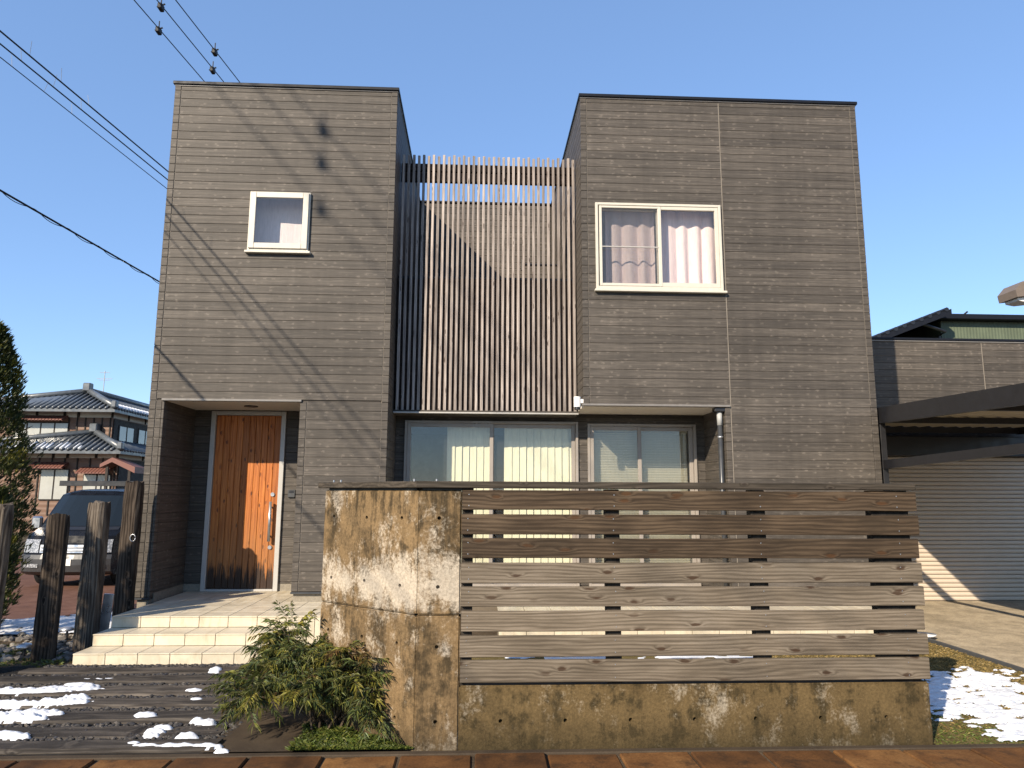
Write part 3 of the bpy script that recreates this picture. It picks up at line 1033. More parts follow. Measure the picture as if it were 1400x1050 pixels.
# --- windows
def frame_rect(b, x0, x1, z0, z1, y0, y1, wl, wr, wb, wt, c=0.003):
    b.cbox(x0, x0+wl, y0, y1, z0, z1, c)
    b.cbox(x1-wr, x1, y0, y1, z0, z1, c)
    b.cbox(x0+wl+0.0005, x1-wr-0.0005, y0+0.001, y1-0.001, z0, z0+wb, c)
    b.cbox(x0+wl+0.0005, x1-wr-0.0005, y0+0.001, y1-0.001, z1-wt, z1, c)
    return b


def pane(parent, x0, x1, z0, z1, y, mat='glass'):
    MB().box(x0, x1, y, y+0.006, z0, z1).build('pane', mat, parent)


# small casement
x0, x1, z0, z1 = WS
win = frame_rect(MB(), x0, x1, z0, z1, YF-0.035, YF+0.12, 0.03, 0.03, 0.035, 0.03).build('window', 'alu_cream', house)
frame_rect(MB(), x0+0.014, x1-0.014, z0+0.024, z1-0.012, YF-0.055, YF-0.0352, 0.072, 0.072, 0.072, 0.072, 0.005).build('sash', 'alu_cream', win)
pane(win, x0+0.080, x1-0.080, z0+0.090, z1-0.080, YF-0.043)
MB().cbox(x0-0.025, x1+0.03, YF-0.06, YF+0.01, z0-0.034, z0-0.004, 0.004).build('sill', 'alu_cream', win)


def slider(w_, y, m_, mid, front_left, sill=True, sash=0.045, screen_left=False):
    x0, x1, z0, z1 = w_
    win = frame_rect(MB(), x0, x1, z0, z1, y-0.03, y+0.13, 0.034, 0.034, 0.040, 0.034).build('window', m_, house)
    for k in (0, 1):
        a, b_ = (x0+0.036, mid+0.02) if k == 0 else (mid-0.02, x1-0.036)
        yy = y-0.022 if (k == 0) == front_left else y+0.030
        s_ = frame_rect(MB(), a, b_, z0+0.042, z1-0.036, yy, yy+0.04, sash, sash, sash+0.012, sash).build('sash', m_, win)
        pane(s_, a+sash-0.004, b_-sash+0.004, z0+0.042+sash, z1-0.036-sash+0.004, yy+0.017)
    if sill:
        MB().cbox(x0-0.02, x1+0.035, y-0.062, y+0.01, z0-0.036, z0-0.006, 0.004).build('sill', m_, win)
    return win


wb_ = slider(WB, YF, 'alu_cream', (WB[0]+WB[1])/2+0.01, False, True)
# outside insect screen frame on its left leaf
a_, b_, c_, d_ = WB[0]+0.05, (WB[0]+WB[1])/2+0.035, WB[2]+0.045, WB[3]-0.04
fs_ = frame_rect(MB(), a_, b_, c_, d_, YF-0.026, YF-0.004, 0.035, 0.035, 0.035, 0.03).build('screen_frame', 'alu_cream', wb_)
MB().cbox(a_+0.034, b_-0.034, YF-0.024, YF-0.006, c_+0.52, c_+0.535, 0.003).build('screen_bar', 'alu_grey', fs_)
pane(fs_, a_+0.033, b_-0.033, c_+0.033, d_-0.028, YF-0.016, 'glass_screen')
slider(W1, YW, 'alu_bronze', 0.20, True, False, 0.05)
slider(W2, YW, 'alu_bronze', 2.235, True, False, 0.05)

# --- door
dr = MB()
frame_rect(dr, -3.605, -2.605, 0.335, 2.715, YD-0.035, YD+0.10, 0.062, 0.062, 0.028, 0.055, 0.004)
door = dr.build('door', 'alu_silver', house)
plx = [-3.540, -3.432, -3.345, -3.262, -3.178, -3.092, -3.010, -2.925, -2.842, -2.757, -2.670]
MB().box(-3.542, -2.668, YD+0.022, YD+0.05, 0.365, 2.658).build('door_leaf', 'screen_rail', door)
for i in range(10):
    MB().cbox(plx[i]+0.0015, plx[i+1]-0.0015, YD-0.004, YD+0.024, 0.366, 2.657, 0.004).build('plank', 'door_wood', door)
h = MB()
h.tube([(-2.745, YD-0.065, 0.98), (-2.745, YD-0.065, 1.50)], 0.019, 14)
h.tube([(-2.745, YD-0.065, 1.05), (-2.745, YD, 1.05)], 0.010, 8)
h.tube([(-2.745, YD-0.065, 1.43), (-2.745, YD, 1.43)], 0.010, 8)
h.build('handle', 'steel', door, True)
for z in (0.90, 1.595):
    MB().tube([(-2.738, YD+0.0, z), (-2.738, YD-0.02, z)], 0.026, 16).build('lock', 'steel', door)
ic = MB().cbox(-2.535, -2.435, YD-0.03, YD+0.012, 1.555, 1.66, 0.008).build('intercom', 'dark_grey', house)
MB().cbox(-2.515, -2.455, YD-0.034, YD-0.028, 1.615, 1.648, 0.003).build('intercom_lens', 'black_metal', ic)

# --- what hangs inside the windows


def cloth(name, col):
    t = NT(name, 0.85, 0.1)
    n = t.noise(t.scl(t.pos(), 60, 60, 8), 1, 3)
    t.col(t.mul(col, t.rng(n, 0.3, 0.7, 0.93, 1.07)))
    MAT[name] = t.m


cloth('curtain_pink', (0.76, 0.60, 0.585))
cloth('curtain_lace', (0.70, 0.60, 0.60))
cloth('blind_cream', (0.62, 0.58, 0.43))
cloth('blind_tan', (0.50, 0.46, 0.36))


def curtain(x0, x1, z0, z1, y, folds, mat, label, seed, amp=0.045):
    b = MB()
    n, mz = 90, 6
    vs = []
    for j in range(mz+1):
        z = z0+(z1-z0)*j/mz
        for i in range(n+1):
            u = i/n
            a = amp*(0.45+0.55*(1-j/mz))
            ph = folds*2*math.pi*u + 0.9*nz(u*4, seed) + 0.25*nz(u*9, seed, j*0.7)
            vs.append((x0+(x1-x0)*u+0.012*math.sin(ph*1.0+1), y+a*math.sin(ph)*(0.7+0.5*nz(u*6, seed+3)), z))
    fs = [(j*(n+1)+i, j*(n+1)+i+1, (j+1)*(n+1)+i+1, (j+1)*(n+1)+i) for j in range(mz) for i in range(n)]
    nv = len(vs)
    vs += [(p[0], p[1]+0.003, p[2]) for p in vs]
    fs += [tuple(nv+k for k in f)[::-1] for f in fs]
    o = b.add(vs, fs).build('curtain', mat, smooth=True)
    return tag(o, label, 'curtain')


curtain(WB[0]+0.16, WB[0]+0.84, WB[2]+0.02, WB[3]+0.05, YF+0.205, 3.6, 'curtain_pink', 'pink pleated curtain seen dimly through the insect screen of the bedroom window', 2)
curtain(WB[0]+0.90, WB[1]-0.02, WB[2]+0.02, WB[3]+0.05, YF+0.20, 4.2, 'curtain_pink', 'pale pink pleated curtain behind the clear pane of the bedroom window', 5)
curtain(-2.97, -2.16, 4.60, 5.48, YF+0.27, 1.6, 'curtain_lace', 'pale curtain filling the small square window', 9, 0.010)
# vertical blind behind the terrace doors
vb = thing('vertical_blind', 'cream vertical blind behind the wide terrace doors', 'blind', (0.46, YW+0.15, 2.55))
bm_ = MB().cbox(-0.055, 0.055, -0.0015, 0.0015, -2.12, 0, 0.0006).mesh('blind_slat')
for i in range(18):
    x = -0.36 + i*0.0985
    if 0.15 < x < 0.36:
        continue
    o = link('blind_slat', bm_, 'blind_cream')
    o.parent = vb
    o.location = (x-0.46, 0.0, 0)
    o.rotation_euler = (0, 0, R(-11+3*math.sin(i*5)))
MB().cbox(-0.95, 1.40, YW+0.12, YW+0.18, 2.55, 2.59, 0.004).build('head_rail', 'blind_cream', vb)
# venetian blind behind the narrower window
vn = thing('venetian_blind', 'grey beige venetian blind behind the narrower ground floor window', 'blind', (2.27, YW+0.145, 2.45))
sl_ = MB().cbox(-0.66, 0.66, -0.0016, 0.0016, -0.021, 0.021, 0.0006).mesh('blind_slat')
for i in range(58):
    o = link('blind_slat', sl_, 'blind_tan')
    o.parent = vn
    o.location = (0, 0, -0.035*i)
    o.rotation_euler = (R(38), 0, 0)
MB().cbox(1.60, 2.94, YW+0.12, YW+0.17, 2.475, 2.52, 0.004).build('head_rail', 'blind_tan', vn)


# ================================================================== STEPS AND TERRACE
ZP = 0.335
st = thing('entrance_steps', 'cream tiled entrance steps and landing before the wooden door', 'steps', (-2.9, 8.0, 0))
SXL, SXR = -3.775, -2.0
STP = [(7.275, 0.0, 0.108), (7.61, 0.108, 0.222), (7.965, 0.222, ZP)]
core = MB()
core.box(SXL+0.01, SXR-0.01, 7.285, 7.62, -0.05, 0.096)
core.box(SXL+0.01, SXR-0.01, 7.62, 7.975, -0.05, 0.210)
core.box(SXL+0.01, LX1-0.1, 7.975, YF+0.03, -0.05, ZP-0.012)
core.box(DX0+0.0, DX1, YF+0.03, YD+0.02, -0.05, ZP-0.012)
core.build('mortar_bed', 'grout', st)
tm = {}


def tile(parent, x0, x1, y0, y1, z0, z1, c=0.0025):
    key = tuple(round(q, 4) for q in (x1-x0, y1-y0, z1-z0))
    if key not in tm:
        tm[key] = MB().cbox(0, x1-x0, 0, y1-y0, 0, z1-z0, c).mesh('tile')
    o = link('tile', tm[key], 'tile', parent)
    o.location = (x0, y0, z0)
    return o


def tile_run(xa, xb, step=0.2985):
    out, x = [], xa
    while x < xb-0.02:
        out.append((x+0.0025, min(x+step, xb)-0.0025))
        x += step
    return out


for k, (y, z0, z1) in enumerate(STP):
    xr = SXR if k < 2 else LX1-0.1
    for a, b_ in tile_run(SXL, xr):
        rz0 = (z0 if k < 2 or a < SXR-0.05 else 0.0)
        tile(st, a, b_, y, y+0.012, rz0+0.002, z1-0.013)
    yn = STP[k+1][0] if k < 2 else None
    if yn:
        for a, b_ in tile_run(SXL, SXR):
            tile(st, a, b_, y-0.006, yn-0.001, z1-0.0125, z1)
for a, b_ in tile_run(SXL, LX1-0.1):
    tile(st, a, b_, 7.959, 8.255, ZP-0.0125, ZP)
    tile(st, a, b_, 8.259, 8.60, ZP-0.0125, ZP)
    tile(st, a, b_, 8.604, YF+0.028, ZP-0.0125, ZP)
for a, b_ in tile_run(DX0+0.047, DX1-0.005):
    tile(st, a, b_, YF+0.032, 9.30, ZP-0.0125, ZP)
    tile(st, a, b_, 9.304, 9.62, ZP-0.0125, ZP)
    tile(st, a, b_, 9.624, YD+0.018, ZP-0.0125, ZP)

te = thing('terrace', 'cream tiled garden terrace running along the windows behind the slat fence', 'terrace', (2.0, 8.4, 0))
MB().box(0.26, 4.6, 7.987, YF+0.0, -0.05, ZP-0.012).build('mortar_bed', 'grout', te)
MB().box(LX1-0.09, SX-0.01, YF+0.0, YW+0.012, -0.05, ZP-0.012).build('mortar_bed', 'grout', te)
for a, b_ in tile_run(0.25, 4.6):
    tile(te, a, b_, 7.975, 7.987, 0.0, ZP-0.0135)
    tile(te, a, b_, 7.969, 8.27, ZP-0.0125, ZP)
    tile(te, a, b_, 8.274, 8.60, ZP-0.0125, ZP)
    tile(te, a, b_, 8.604, YF-0.002, ZP-0.0125, ZP)
for a, b_ in tile_run(LX1-0.085, SX-0.02):
    tile(te, a, b_, YF+0.002, 9.38, ZP-0.0125, ZP)
    tile(te, a, b_, 9.384, YW+0.01, ZP-0.0125, ZP)

# ================================================================== CONCRETE WALL
A2, B2 = Vector((-0.377, 4.87)), Vector((-1.13, 5.50))
LN = (B2-A2).length
tdir = (B2-A2)/LN
ndir = Vector((tdir.y, -tdir.x))
if ndir.y > 0:
    ndir = -ndir


def cut_holes(o, pts):
    """round form-tie holes, cut into the mesh"""
    cbm = MB()
    for p, d in pts:
        p, d = Vector(p), Vector(d)
        cbm.tube([p+d*0.03, p-d*0.035], 0.0125, 12)
    c = link('cutter', cbm.mesh('cutter'), 'tie_hole')
    md = o.modifiers.new('b', 'BOOLEAN')
    md.object = c
    md.operation = 'DIFFERENCE'
    md.solver = 'EXACT'
    dg = bpy.context.evaluated_depsgraph_get()
    me = bpy.data.meshes.new_from_object(o.evaluated_get(dg))
    o.modifiers.clear()
    o.data = me
    if len(me.materials) < 2:
        me.materials.append(MAT['tie_hole'])
    bpy.data.objects.remove(c)


def rough_edges(o, amp, seg):
    bm = bmesh.new()
    bm.from_mesh(o.data)
    bmesh.ops.bevel(bm, geom=list(bm.edges), offset=0.009, segments=2, affect='EDGES')
    for _ in range(1):
        long = [e for e in bm.edges if e.calc_length() > seg]
        bmesh.ops.subdivide_edges(bm, edges=long, cuts=14, use_grid_fill=True)
    for v in bm.verts:
        p = v.co
        v.co = p + Vector((nz(p.x*7, p.z*7, p.y*7+3), nz(p.x*7, p.z*7+9, p.y*7), nz(p.x*7+5, p.z*7, p.y*7)))*amp
    bm.to_mesh(o.data)
    bm.free()


cw = thing('concrete_wall', 'stained fair-faced concrete garden wall with tie holes carrying the slat fence', 'wall', (1.0, 4.95, 0))
JZ = 0.826
mA = Matrix.Translation((A2.x, A2.y, 0)) @ Matrix(((tdir.x, -ndir.x, 0, 0), (tdir.y, -ndir.y, 0, 0), (0, 0, 1, 0), (0, 0, 0, 1)))
D3 = Vector((ndir.x, ndir.y, 0))
for z0, z1 in ((-0.06, JZ-0.003), (JZ+0.003, 1.632)):
    pr = MB()
    # angled leaf, mitred at the corner, and the short return in the fence plane
    off = 0.15
    ang = math.acos(max(-1, min(1, tdir.dot(Vector((-1, 0))))))
    kx = off*math.tan(ang/2)
    pA = [A2, B2, B2-ndir*off, A2+Vector((-kx, off))]
    pr.prism([(p.x, p.y) for p in pA], 'Z', z0, z1)
    o = pr.build('angled_panel', 'wall_concrete', cw)
    rough_edges(o, 0.003, 0.3)
    pts = []
    for s_, z in ((0.868, 1.44), (0.515, 1.44), (0.164, 1.445), (0.872, 1.004), (0.517, 1.008), (0.166, 1.002), (0.879, 0.64), (0.18, 0.633), (0.52, 0.635), (0.18, 0.17), (0.52, 0.17)):
        if z0 < z < z1:
            q = A2+tdir*s_
            pts.append(((q.x, q.y, z), D3))
    cut_holes(o, pts)
    pr = MB()
    pr.prism([(A2.x, A2.y), (A2.x-kx, A2.y+off), (-0.098, A2.y+off), (-0.098, A2.y)][::-1], 'Z', z0, z1)
    o = pr.build('end_panel', 'wall_concrete', cw)
    rough_edges(o, 0.003, 0.25)
    cut_holes(o, [((-0.246, 4.87, z), Vector((0, -1, 0))) for z in (1.448, 1.005, 0.63, 0.173) if z0 < z < z1])
MB().prism([(p.x, p.y) for p in (A2+Vector((0.02, 0.02)), B2+Vector((0.02, -0.0)), B2-ndir*0.13, Vector((-0.12, A2.y+0.13)), Vector((-0.12, A2.y+0.02)))], 'Z', JZ-0.02, JZ+0.02).build('joint', 'tie_hole', cw)
o = MB().box(-0.097, 3.005, 4.872, 5.02, -0.06, 0.389).build('base_panel', 'low_concrete', cw)
rough_edges(o, 0.004, 0.3)
cut_holes(o, [((x, 4.872, 0.174), Vector((0, -1, 0))) for x in (0.169, 0.585, 1.007, 1.426, 1.828, 2.259, 2.699)])

# ================================================================== SLAT FENCE
fe = thing('slat_fence', 'weathered horizontal board fence standing on the low concrete wall', 'fence', (1.45, 4.9, 0.389))
FZ = [(1.503, 1.632), (1.343, 1.474), (1.190, 1.318), (1.030, 1.160), (0.881, 1.006), (0.726, 0.854), (0.568, 0.699), (0.412, 0.548)]
for i, (z0, z1) in enumerate(FZ):
    b = MB()
    n, xa, xb = 16, -0.094+0.004*math.sin(i*4), 3.0+0.008*math.sin(i*2.2)
    vs, fs = [], []
    for k in range(n+1):
        x = xa+(xb-xa)*k/n
        e = 0.0028*nz(x*1.3, i*9.1)
        y = 4.848+0.003*nz(x*0.9, i*5.7+2)
        c = 0.004
        for yy, zz in ((y+0.03, z0+e), (y+c, z0+e), (y, z0+e+c), (y, z1+e-c), (y+c, z1+e), (y+0.03, z1+e)):
            vs.append((x, yy, zz))
    for k in range(n):
        for q in range(6):
            q2 = (q+1) % 6
            fs.append((k*6+q, (k+1)*6+q, (k+1)*6+q2, k*6+q2))
    fs += [tuple(range(6)), tuple(n*6+q for q in range(5, -1, -1))]
    sl = b.add(vs, fs).build('slat', 'fence_wood_brown' if i < 3 else 'fence_wood', fe)
    sc_b = MB()
    for xs in (-0.05, 0.915, 1.91, 2.86):
        for zz in (z0+0.028, z1-0.028):
            y_ = 4.848+0.003*nz(xs*0.9, i*5.7+2)
            sc_b.tube([(xs+0.006*math.sin(i*5+xs), y_+0.004, zz), (xs+0.006*math.sin(i*5+xs), y_-0.0012, zz)], 0.0036, 8)
    sc_b.build('screw', 'steel', sl)
for xa, xb in ((-0.094, -0.02), (0.866, 0.960), (1.860, 1.960), (2.70, 2.96)):
    MB().cbox(xa, xb, 4.882, 4.965, 0.385, 1.642, 0.004).build('post', 'fence_post_wood', fe)
MB().cbox(-0.40, 3.0, 4.838, 4.985, 1.645, 1.690, 0.005).build('cap_board', 'cap_wood', fe)
cap = MB()
ext = 0.05
mC = Matrix.Translation((A2.x, A2.y, 0)) @ Matrix(((tdir.x, -ndir.x, 0, 0), (tdir.y, -ndir.y, 0, 0), (0, 0, 1, 0), (0, 0, 0, 1)))
cap.cbox(-0.012, LN+ext, -0.030, 0.115, 1.6452, 1.6888, 0.005, mC)
cap.build('cap_board', 'cap_wood', fe)
# black strips that darken the gaps under the cap and under the slats
pk = MB()
pk.cbox(0.05, LN-0.02, 0.02, 0.10, 1.628, 1.646, 0.002, mC)
pk.cbox(-0.36, -0.02, 4.90, 4.96, 1.628, 1.646, 0.002)
pk.cbox(-0.09, 2.9, 4.89, 4.96, 0.385, 0.409, 0.002)
pk.build('dark_gap_strip', 'black_metal', fe)
bt = MB()
for s_ in (0.06, 0.14):
    q = A2+tdir*(LN-s_)+(-ndir)*0.03
    bt.tube([(q.x, q.y, 1.685), (q.x, q.y, 1.705)], 0.007, 8)
for xx in (-0.27, -0.70+0.28):
    bt.tube([(xx, 4.92, 1.685), (xx, 4.92, 1.705)], 0.007, 8)
bt.build('bolt', 'steel', fe)

# ================================================================== OLD TIMBER POSTS
POSTS = [(-4.405, 6.95, 0.20, 0.17, 1.50, 8, 'post_wood', 'silvery weathered timber post at the near end of the row of posts', 1.2),
         (-4.20, 7.56, 0.20, 0.13, 1.385, 24, 'post_wood_dark', 'short dark timber post between the conifer and the tiled steps', 0.7),  # given the darker of the two post woods
         (-4.06, 8.05, 0.20, 0.18, 1.505, -8, 'post_wood', 'thick brown timber post standing close beside the tiled steps', 0.6),
         (-3.985, 8.66, 0.19, 0.17, 1.735, 5, 'post_wood_dark', 'tallest dark timber post right against the house corner', 0.5)]
for pi, (x, y, wx, wy, h_, rz, mt, lab, tl) in enumerate(POSTS):
    b = MB()
    nn, nlev = 16, 18
    vs, fs = [], []
    for j in range(nlev+1):
        t = j/nlev
        z = -0.12+(h_+0.12)*t
        for k in range(nn):
            a = 2*math.pi*(k+0.5)/nn
            ca, sa = math.cos(a), math.sin(a)
            sq = 1/max(abs(ca), abs(sa))
            r = 0.80*sq+0.20
            r = min(r, 1.22)
            r *= (1+0.10*nz(k*2.1+pi*7, z*1.2, pi)+0.05*nz(k*5.1, z*5, pi*3))*(1.04-0.06*t)
            if j == nlev:
                r *= 0.93
            zz = z+(0.035*nz(k*1.7, pi*4.4)+0.012*nz(k*7.3, pi) if j >= nlev-1 else 0)
            vs.append((wx/2*r*ca, wy/2*r*sa, zz))
        if j == nlev:
            vs.append((0, 0, z-0.012))
    for j in range(nlev):
        for k in range(nn):
            k2 = (k+1) % nn
            fs.append((j*nn+k, j*nn+k2, (j+1)*nn+k2, (j+1)*nn+k))
    tip = len(vs)-1
    for k in range(nn):
        fs.append((nlev*nn+k, nlev*nn+(k+1) % nn, tip))
    me = b.add(vs, fs).mesh('timber_post')
    o = link('timber_post', me, mt)
    o.location = (x, y, 0)
    o.rotation_euler = (R(0.6*math.sin(pi*3)), R(tl), R(rz))
    tag(o, lab, 'post')
# iron ring on the tallest post, its own little loop
rb = MB()
rb.tube([(-3.90+0.03*math.cos(a*0.5236), 8.562, 1.10+0.04*math.sin(a*0.5236)) for a in range(13)], 0.006, 6)
tag(rb.build('iron_ring', 'steel', smooth=True), 'small iron ring hooked on the tall dark post', 'ring')
# galvanised flat plate leaning beside it
gp = MB().cbox(-0.05, 0.05, -0.012, 0.012, -0.04, 0.52, 0.003)
o = gp.build('metal_plate', 'steel')
o.location = (-4.02, 8.30, 0)
o.rotation_euler = (0, R(4), R(12))
tag(o, 'narrow grey metal plate standing against the tallest timber post', 'plate')

# small solar stake lights and stones on the verge
for lx, ly, lab in ((-4.42, 7.62, 'chrome capped solar stake light under the conifer, beside the silvery post'), (-4.52, 8.55, 'chrome capped solar stake light in the snow behind the short dark post')):
    t0 = thing('solar_light', lab, 'garden light', (lx, ly, 0), 'solar stake lights on the verge')
    MB().tube([(lx, ly, -0.05), (lx, ly, 0.10)], 0.012, 8).build('stake', 'black_metal', t0)
    MB().tube([(lx, ly, 0.095), (lx, ly, 0.115), (lx, ly, 0.135), (lx, ly, 0.142)], [0.075, 0.075, 0.045, 0.012], 18).build('cap', 'steel', t0, True)

# ================================================================== GARAGE + CARPORT
YG = 11.2
ga = thing('garage', 'low flat roofed garage wing in brown siding with a cream roller shutter', 'garage', (8.5, 12.5, 0))
gc = MB()
gc.box(5.13, 6.28, YG+0.014, YG+0.2, 0, 2.23)
gc.box(5.13, 13, YG+0.014, YG+0.2, 2.23, 4.13)
gc.box(9.9, 13, YG+0.014, YG+0.2, 0, 2.23)
gc.box(12.8, 13, YG+0.2, 16, 0, 4.13)
gc.box(5.13, 13, 15.8, 16, 0, 4.13)
gc.box(5.13, 13, YG+0.2, 15.8, 4.0, 4.12)
gw = gc.build('wall', 'wall_core', ga)
GZ0 = 2.66
for p, q, c, d in cut_rows(5.13, 8.235, GZ0, 4.12, ()) + cut_rows(8.25, 13, GZ0, 4.12, ()):
    o = link('siding_board', BOARD, 'siding', gw)
    o.location = (p, YG, c)
    o.scale = (q-p, 1, d-c)
MB().box(8.235, 8.25, YG+0.003, YG+0.02, GZ0, 4.12).build('sealant_joint', 'sealant', gw)
b = MB()
for p, q, c, d in cut_rows(5.13, 13, 0.05, GZ0, [(6.28, 9.9, 0, 2.30)]):
    b.add([(p+v[0]*(q-p), YG+v[1], c+v[2]*(d-c)) for v in _bb.v], _bb.f)
o = b.build('lower_boards', 'siding', gw)
o['kind'] = 'stuff'
MB().cbox(5.13, 13.02, YG-0.03, YG+0.14, 4.132, 4.168, 0.004).build('roof_flashing', 'flashing', ga)
MB().cbox(5.13, 13.0, YG-0.012, YG+0.1, 4.108, 4.131, 0.003).build('roof_drip_strip', 'drip', ga)
MB().cbox(6.26, 9.92, YG-0.16, YG+0.01, 2.24, 2.55, 0.008).build('shutter_shade_box', 'black_metal', ga)  # shutter housing enlarged and coloured black for the deep shade on the wall
MB().cbox(6.26, 6.33, YG-0.02, YG+0.03, 0, 2.24, 0.004).build('guide_rail', 'black_metal', ga)
MB().cbox(9.85, 9.92, YG-0.02, YG+0.03, 0, 2.24, 0.004).build('guide_rail', 'black_metal', ga)
plain('shutter', (0.48, 0.40, 0.315), 0.5, 0.4, var=0.05, scale=6)
shb = MB().box(6.33, 9.85, YG+0.03, YG+0.05, 0.0, 2.24).build('shutter', 'tile_edge', ga)
sm_ = MB()
sm_.prism([(0.028, 0.0), (0.010, 0.004), (0.002, 0.016), (0.0, 0.032), (0.003, 0.050), (0.014, 0.061), (0.028, 0.0635)], 'X', 6.335, 9.845)
smm = sm_.mesh('shutter_slat')
for i in range(35):
    o = link('shutter_slat', smm, 'shutter', shb)
    o.location = (0, YG+0.006, 0.012+i*0.0655)

cp = thing('carport', 'black steel carport with a corrugated roof before the garage', 'carport', (6.9, 7.5, 0))
zb0 = lambda y: 2.475+(y-6.57)*0.026         # underside of the side beam
for x0 in (5.19, 8.6):
    mb = MB()
    mb.prism([(3.9, zb0(3.9)), (11.1, zb0(11.1)), (11.1, zb0(11.1)+0.205), (3.9, zb0(3.9)+0.205)], 'X', x0, x0+0.07)
    mb.build('side_beam', 'black_metal', cp)
for y in (3.9, 11.03):
    MB().cbox(5.26, 8.6, y, y+0.06, zb0(y)+0.01, zb0(y)+0.20, 0.004).build('cross_beam', 'black_metal', cp)
for y in (5.6, 7.4, 9.2):
    MB().cbox(5.26, 8.6, y, y+0.05, zb0(y)+0.02, zb0(y)+0.10, 0.004).build('rafter', 'black_metal', cp)
for x, y in ((5.20, 9.05), (8.6, 9.05), (8.6, 4.2)):
    MB().cbox(x, x+0.075, y, y+0.09, -0.05, zb0(y)+0.02, 0.005).build('post', 'black_metal', cp)
tb = MB()
tb.prism([(5.6, 2.045), (9.1, 1.952), (9.1, 2.062), (5.6, 2.135)], 'X', 5.205, 5.255)
tb.build('tie_beam', 'black_metal', cp)
plain('carport_sheet', (0.42, 0.37, 0.28), 0.6, var=0.08, scale=4)
rs = MB()
nn = 96
for i in range(nn+1):
    x = 5.262+(8.598-5.262)*i/nn
    dz = 0.020*math.sin(2*math.pi*(x-5.26)/0.22)
    for y in (3.97, 11.02):
        rs.v.append((x, y, zb0(y)+0.12+dz))
for i in range(nn):
    rs.f.append((2*i, 2*i+2, 2*i+3, 2*i+1))
nv = len(rs.v)
rs.v += [(x, y, z+0.004) for x, y, z in rs.v]
rs.f += [tuple(nv+k for k in f)[::-1] for f in list(rs.f)]
rs.build('roof_sheet', 'carport_sheet', cp, True)

# white dish on the lawn edge
wd = thing('garden_dish', 'shallow white dish with a thin upright wire stem at the lawn edge', 'dish', (5.02, 8.3, 0))
MB().tube([(5.10, 8.32, 0.03), (5.10, 8.32, 0.045), (5.10, 8.32, 0.058)], [0.09, 0.135, 0.14], 24).build('dish', 'white_plastic', wd, True)
MB().tube([(5.10, 8.32, -0.02), (5.10, 8.32, 0.035)], 0.05, 12).build('foot', 'white_plastic', wd)
s_ = MB()
s_.tube([(4.955, 8.34, 0.04), (4.965, 8.34, 0.16), (4.95, 8.34, 0.20)], [0.012, 0.008, 0.012], 8)
s_.tube([(4.90, 8.34, 0.06), (4.97, 8.33, 0.045), (5.05, 8.33, 0.05)], 0.012, 8)
s_.build('stem', 'white_plastic', wd, True)

# ================================================================== FAR RIGHT: GREEN HOUSE AND LAMP
def ribbed(name, c, sc_, axis=0):
    t = NT(name, 0.55, 0.3)
    p = t.sep(t.pos())
    wv = t.math('SINE', t.math('MULTIPLY', p[axis], sc_))
    t.col(t.mul(c, t.rng(t.noise(t.pos(), 2, 4), 0.3, 0.7, 0.9, 1.1)))
    t.bump(wv, 0.25, 0.02)
    MAT[name] = t.m


ribbed('green_sheet', (0.095, 0.115, 0.075), 60)
gh = thing('green_house', 'green metal clad house with a black roof rising behind the garage', 'house', (18, 25, -0.1))
MB().box(14.9, 27, 22.0, 30, -0.3, 7.22).build('wall', 'green_sheet', gh)
MB().cbox(14.5, 27.3, 21.7, 30.2, 7.225, 7.40, 0.02).build('fascia', 'flashing', gh)
MB().prism([(12.3, 6.30), (14.75, 7.25), (14.75, 7.42), (12.3, 6.47)], 'Y', 21.2, 30).build('lower_roof', 'flashing', gh)
rbb = MB()
for k in range(9):
    x = 12.35+k*0.28
    rbb.tube([(x, 21.18, 6.50+(x-12.3)*0.388), (x, 30, 6.50+(x-12.3)*0.388)], 0.07, 8)
o = rbb.build('roof_tiles', 'black_metal', gh)
o['kind'] = 'stuff'
MB().box(12.9, 14.9, 22.2, 29, -0.3, 6.5).build('side_wall', 'green_sheet', gh)
MB().tube([(13.8, 21.3, 6.95), (14.75, 21.6, 6.78), (14.75, 21.9, 6.70), (14.75, 21.9, 5.0)], 0.05, 8).build('gutter_pipe', 'black_metal', gh)
for k in range(3):
    x = 15.6+k*2.1
    MB().tube([(x, 21.9, 7.40), (x+0.16, 21.9, 7.52)], 0.03, 6).build('snow_guard', 'black_metal', gh)

plain('lamp_brown', (0.145, 0.115, 0.092), 0.5, var=0.1)
lp = thing('street_lamp', 'brown street lamp head with a pale underside above the carport roof', 'street lamp', (12.4, 12.3, 0))
MB().prism([(9.385, 5.06), (9.365, 5.19), (9.50, 5.34), (9.85, 5.43), (10.5, 5.5), (10.75, 5.35), (10.7, 5.22)], 'Y', 11.75, 12.2).build('lamp_housing', 'lamp_brown', lp)
MB().prism([(9.45, 5.015), (9.44, 5.06), (10.55, 5.20), (10.5, 5.10), (9.6, 4.99)], 'Y', 11.82, 12.13).build('lamp_lens', 'white_plastic', lp)
MB().tube([(10.6, 11.97, 5.36), (11.5, 11.97, 5.6), (12.4, 11.97, 5.5), (12.4, 11.97, 2.5), (12.4, 11.97, 4.0)][:3], 0.045, 10).build('arm', 'lamp_brown', lp)
MB().tube([(12.4, 10.9, -0.05), (12.4, 10.9, 5.6)], [0.09, 0.06], 12).build('pole', 'lamp_brown', lp)
MB().tube([(12.4, 10.9, 5.45), (12.4, 11.97, 5.5)], 0.045, 10).build('arm', 'lamp_brown', lp)


# ================================================================== NEIGHBOUR'S HOUSE, FAR LEFT
def at(px, py, Y):
    """world point at depth Y seen at a picture position (used to read off sizes of far things)"""
    d = fw + r2*((px-700)/985) - u2*((py-525)/985)
    return Vector((0, 0, 1.6)) + d*(Y/d.y)


